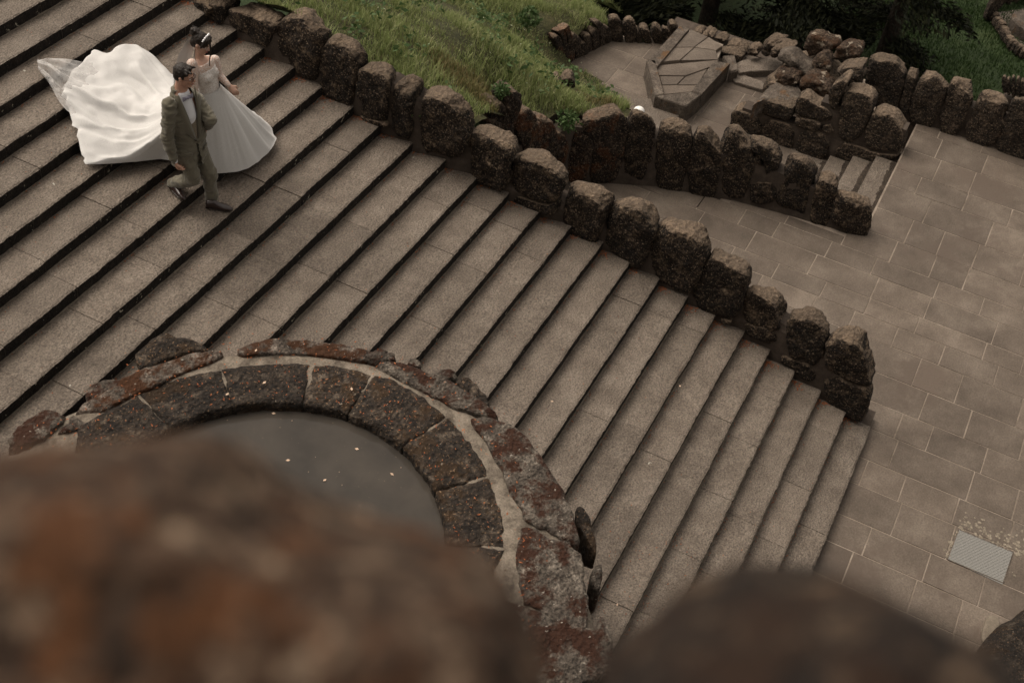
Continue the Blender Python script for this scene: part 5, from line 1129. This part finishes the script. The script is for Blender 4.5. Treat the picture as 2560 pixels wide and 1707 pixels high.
# skirt and train: one cloth from the waist to the hem, lying over the steps
def on_ramp(x, y, h=.03): return on_plane(x, y, (0, 0, h), (0, RISE / RUN, 1.))
HEM = [on_ramp(*q)[:2] for q in [(692,345),(686,362),(671,382),(648,402),(621,420),(598,427),(575,431),(548,433),(512,432),(470,424),(432,402),(400,398),(372,401),(330,405),(285,409),(246,411),(212,411),(207,402),(211,396),(203,388),(199,366),(196,348),(191,340),(194,322),(178,314),(180,306),(174,286),(171,268),(164,262),(166,250),(153,240),(160,232),(156,222),(170,208),(176,190),(180,176),(192,170),(206,158),(214,146),(226,138),(229,128),(236,124),(250,131),(268,139),(280,138),(290,130),(308,121),(326,114),(338,114),(352,126),(372,133),(390,148),(410,168),(430,192)]]
HEM += [np.array(q) for q in [(2.56, -8.6), (2.42, -8.3), (2.32, -8.0), (2.28, -7.75), (2.33, -7.55)]]
HEM = np.array(HEM); wc = bw.copy(); W2 = wc[:2]
NU, NV = 300, 60
h2 = resample(HEM, NU); th = np.arctan2(h2[:, 1] - W2[1], h2[:, 0] - W2[0]); Dh = np.hypot(*(h2 - W2).T)
wz = wc[2]; V = np.zeros((NV + 1, NU, 3)); gz = ramp_z(W2[1])
uu = np.arange(NU) / NU
fold = np.zeros(NU)
cs, sn = np.cos(th), np.sin(th); ring = np.stack([cs, sn, cs * 0], 1)
f1 = fbm(ring * 3.2 + 11, 2); f2 = fbm(ring * 7.5 + 3, 2); f3 = fbm(ring * 15 + 8, 2)
tf = np.clip((Dh - .9) / .7, 0, 1)           # 1 where it is train
for j in range(NV + 1):
    v = j / NV; r0 = 1 / np.sqrt(((cs * BR[0] + sn * BR[1]) / .139) ** 2 + ((cs * BF[0] + sn * BF[1]) / .110) ** 2)
    vv = v ** (1 - .25 * tf); r = r0 + (Dh - r0) * vv
    rc = np.minimum(Dh, .85 + .1 * tf)
    a = 1 - np.clip((r - r0) / (rc - r0 + 1e-6), 0, 3); a = np.where(tf > .02, .5 * (a + np.sqrt(a * a + .012)), np.maximum(a, 0))
    a = a ** (1.12) if True else a
    bulge = .10 * np.sin(np.pi * np.clip(v, 0, 1)) * (1 - tf) 
    x = W2[0] + cs * r * (1 + bulge * .35); y = W2[1] + sn * r * (1 + bulge * .35)
    gr = -y * RISE / RUN
    H = (wz - gz)
    z = gr * 0 + (wz - H * 0) * 0
    base = np.interp(np.clip((r - r0) / (rc - r0 + 1e-6), 0, 1), [0, 1], [0, 1]); g = gz + (gr - gz) * base
    amp = (.006 + .05 * np.minimum(1, r / .9)) * (.55 + .6 * tf)
    wob = fbm(np.stack([x * 2.4, y * 2.4, x * 0 + 3], 1), 3)
    puff = .075 * tf * np.sin(np.pi * np.clip((r - .5) / (Dh - .48 + 1e-6), 0, 1)) ** .8
    wa = th + .35 * fbm(np.stack([x * 1.1, y * 1.1, x * 0 + 5], 1), 2); cr = np.stack([np.cos(wa) * 6, np.sin(wa) * 6, r * .9], 1)
    rid = 1 - 2 * np.abs(fbm(cr, 2)) ; crm = fbm(np.stack([x * 7, y * 7, x * 0 + 6], 1), 3)
    fz = amp * (f1 * .5 + f2 * .3 + rid * .62 * np.clip(.6 + fbm(np.stack([x * 1.6, y * 1.6, x * 0 + 1], 1), 2), .1, 1.4)) + .014 * crm * tf * np.minimum(1, v * 1.6) * np.where(tf > .5, 1.15, .6) + .03 * wob * tf
    zz = g + .025 + (H - .02) * a + puff + np.maximum(fz * np.where(a > .25, .3, 1), -.02 - .0 * a)
    fr = 1 + (1 - .85 * v ** 5) * (f1 * .10 + f2 * .12 + f3 * .015) * np.minimum(1, v * 2) * (1 - tf) * (.4 + .6 * v)
    x = W2[0] + (x - W2[0]) * fr; y = W2[1] + (y - W2[1]) * fr
    V[j] = np.stack([x, y, np.maximum(zz, -y * RISE / RUN + .02)], 1)
for _ in range(2):
    A_ = V[1:-1]; A_ = A_ * .5 + .125 * (V[:-2] + V[2:] + np.roll(V, 1, 1)[1:-1] + np.roll(V, -1, 1)[1:-1]); V[1:-1] = A_
V[NV, :, 2] = np.minimum(V[NV, :, 2], -V[NV, :, 1] * RISE / RUN + .03 + .05 * np.clip(f2, 0, 1) * tf)
idx = np.arange((NV + 1) * NU).reshape(NV + 1, NU); Q = np.stack([idx[:-1], np.roll(idx[:-1], -1, 1), np.roll(idx[1:], -1, 1), idx[1:]], -1).reshape(-1, 4)
sk = mesh_obj('skirt', V.reshape(-1, 3), Q.tolist(), M['lace'], bride)
# veil
vm = bpy.data.materials.new('tulle_veil'); t, b, new, link = nodes(vm); geo = new('ShaderNodeNewGeometry').outputs['Position']
b.inputs['Base Color'].default_value = (.72, .70, .68, 1); b.inputs['Roughness'].default_value = .8
tp_ = new('ShaderNodeBsdfTransparent'); ms = new('ShaderNodeMixShader'); n = noise_tex(new, link, geo, 9, 3, .6); r = ramp_node(new, [(.35, G(.24)), (.7, G(.55))]); link(n.outputs['Fac'], r.inputs[0]); link(r.outputs[0], ms.inputs[0]); link(tp_.outputs[0], ms.inputs[1]); link(b.outputs[0], ms.inputs[2]); link(ms.outputs[0], t.nodes['Material Output'].inputs[0])
def strip(rows, name, parent, n=26, rip=.02):
    """cloth through rows of (left, right) guide points"""
    L = np.array([a for a, _ in rows]); R = np.array([b_ for _, b_ in rows]); m = (len(rows) - 1) * 8 + 1; t0 = np.linspace(0, len(rows) - 1, m)
    def spl(A): 
        i = np.clip(t0.astype(int), 0, len(A) - 2); f = (t0 - i)[:, None]; p0 = A[np.clip(i - 1, 0, None)]; p1 = A[i]; p2 = A[i + 1]; p3 = A[np.clip(i + 2, None, len(A) - 1)]
        return .5 * (2 * p1 + (p2 - p0) * f + (2 * p0 - 5 * p1 + 4 * p2 - p3) * f * f + (3 * p1 - p0 - 3 * p2 + p3) * f ** 3)
    L, R = spl(L), spl(R); s = np.linspace(0, 1, n); P = L[:, None] * (1 - s)[None, :, None] + R[:, None] * s[None, :, None]
    w_ = np.linspace(0, 1, m)[:, None] * np.ones((1, n)); k = fbm(np.stack([s[None] * 9 + 0 * w_, w_ * 1.5, w_ * 0 + 2], -1), 3)
    P[..., 2] += k * rip * (.3 + w_) * np.sin(np.pi * np.clip(s, .04, .96))[None] ** .3; id_ = np.arange(m * n).reshape(m, n)
    return mesh_obj(name, P.reshape(-1, 3), np.stack([id_[:-1, :-1], id_[:-1, 1:], id_[1:, 1:], id_[1:, :-1]], -1).reshape(-1, 4).tolist(), vm, parent)
R_ = lambda x, y, h: on_ramp(x, y, h)
strip([(bj(468, 100, .0), bj(484, 104, -.08)), (bj(452, 128, .03), bj(482, 126, -.1)), (bj(442, 152, .06), bj(476, 150, -.12)), (bj(436, 190, .04), bj(470, 190, -.16)), (R_(432, 222, .5), R_(452, 205, .5))], 'veil', bride, rip=.015).data.materials[0] = M['lace']
strip([(R_(290, 285, .05), R_(290, 165, .06)), (R_(235, 286, .03), R_(240, 160, .05)), (R_(184, 286, .05), R_(205, 155, .12)), (R_(150, 255, .07), R_(165, 146, .13)), (R_(122, 205, .06), R_(128, 142, .11)), (R_(96, 176, .05), R_(93, 145, .05))], 'veil', bride, n=40, rip=.06)
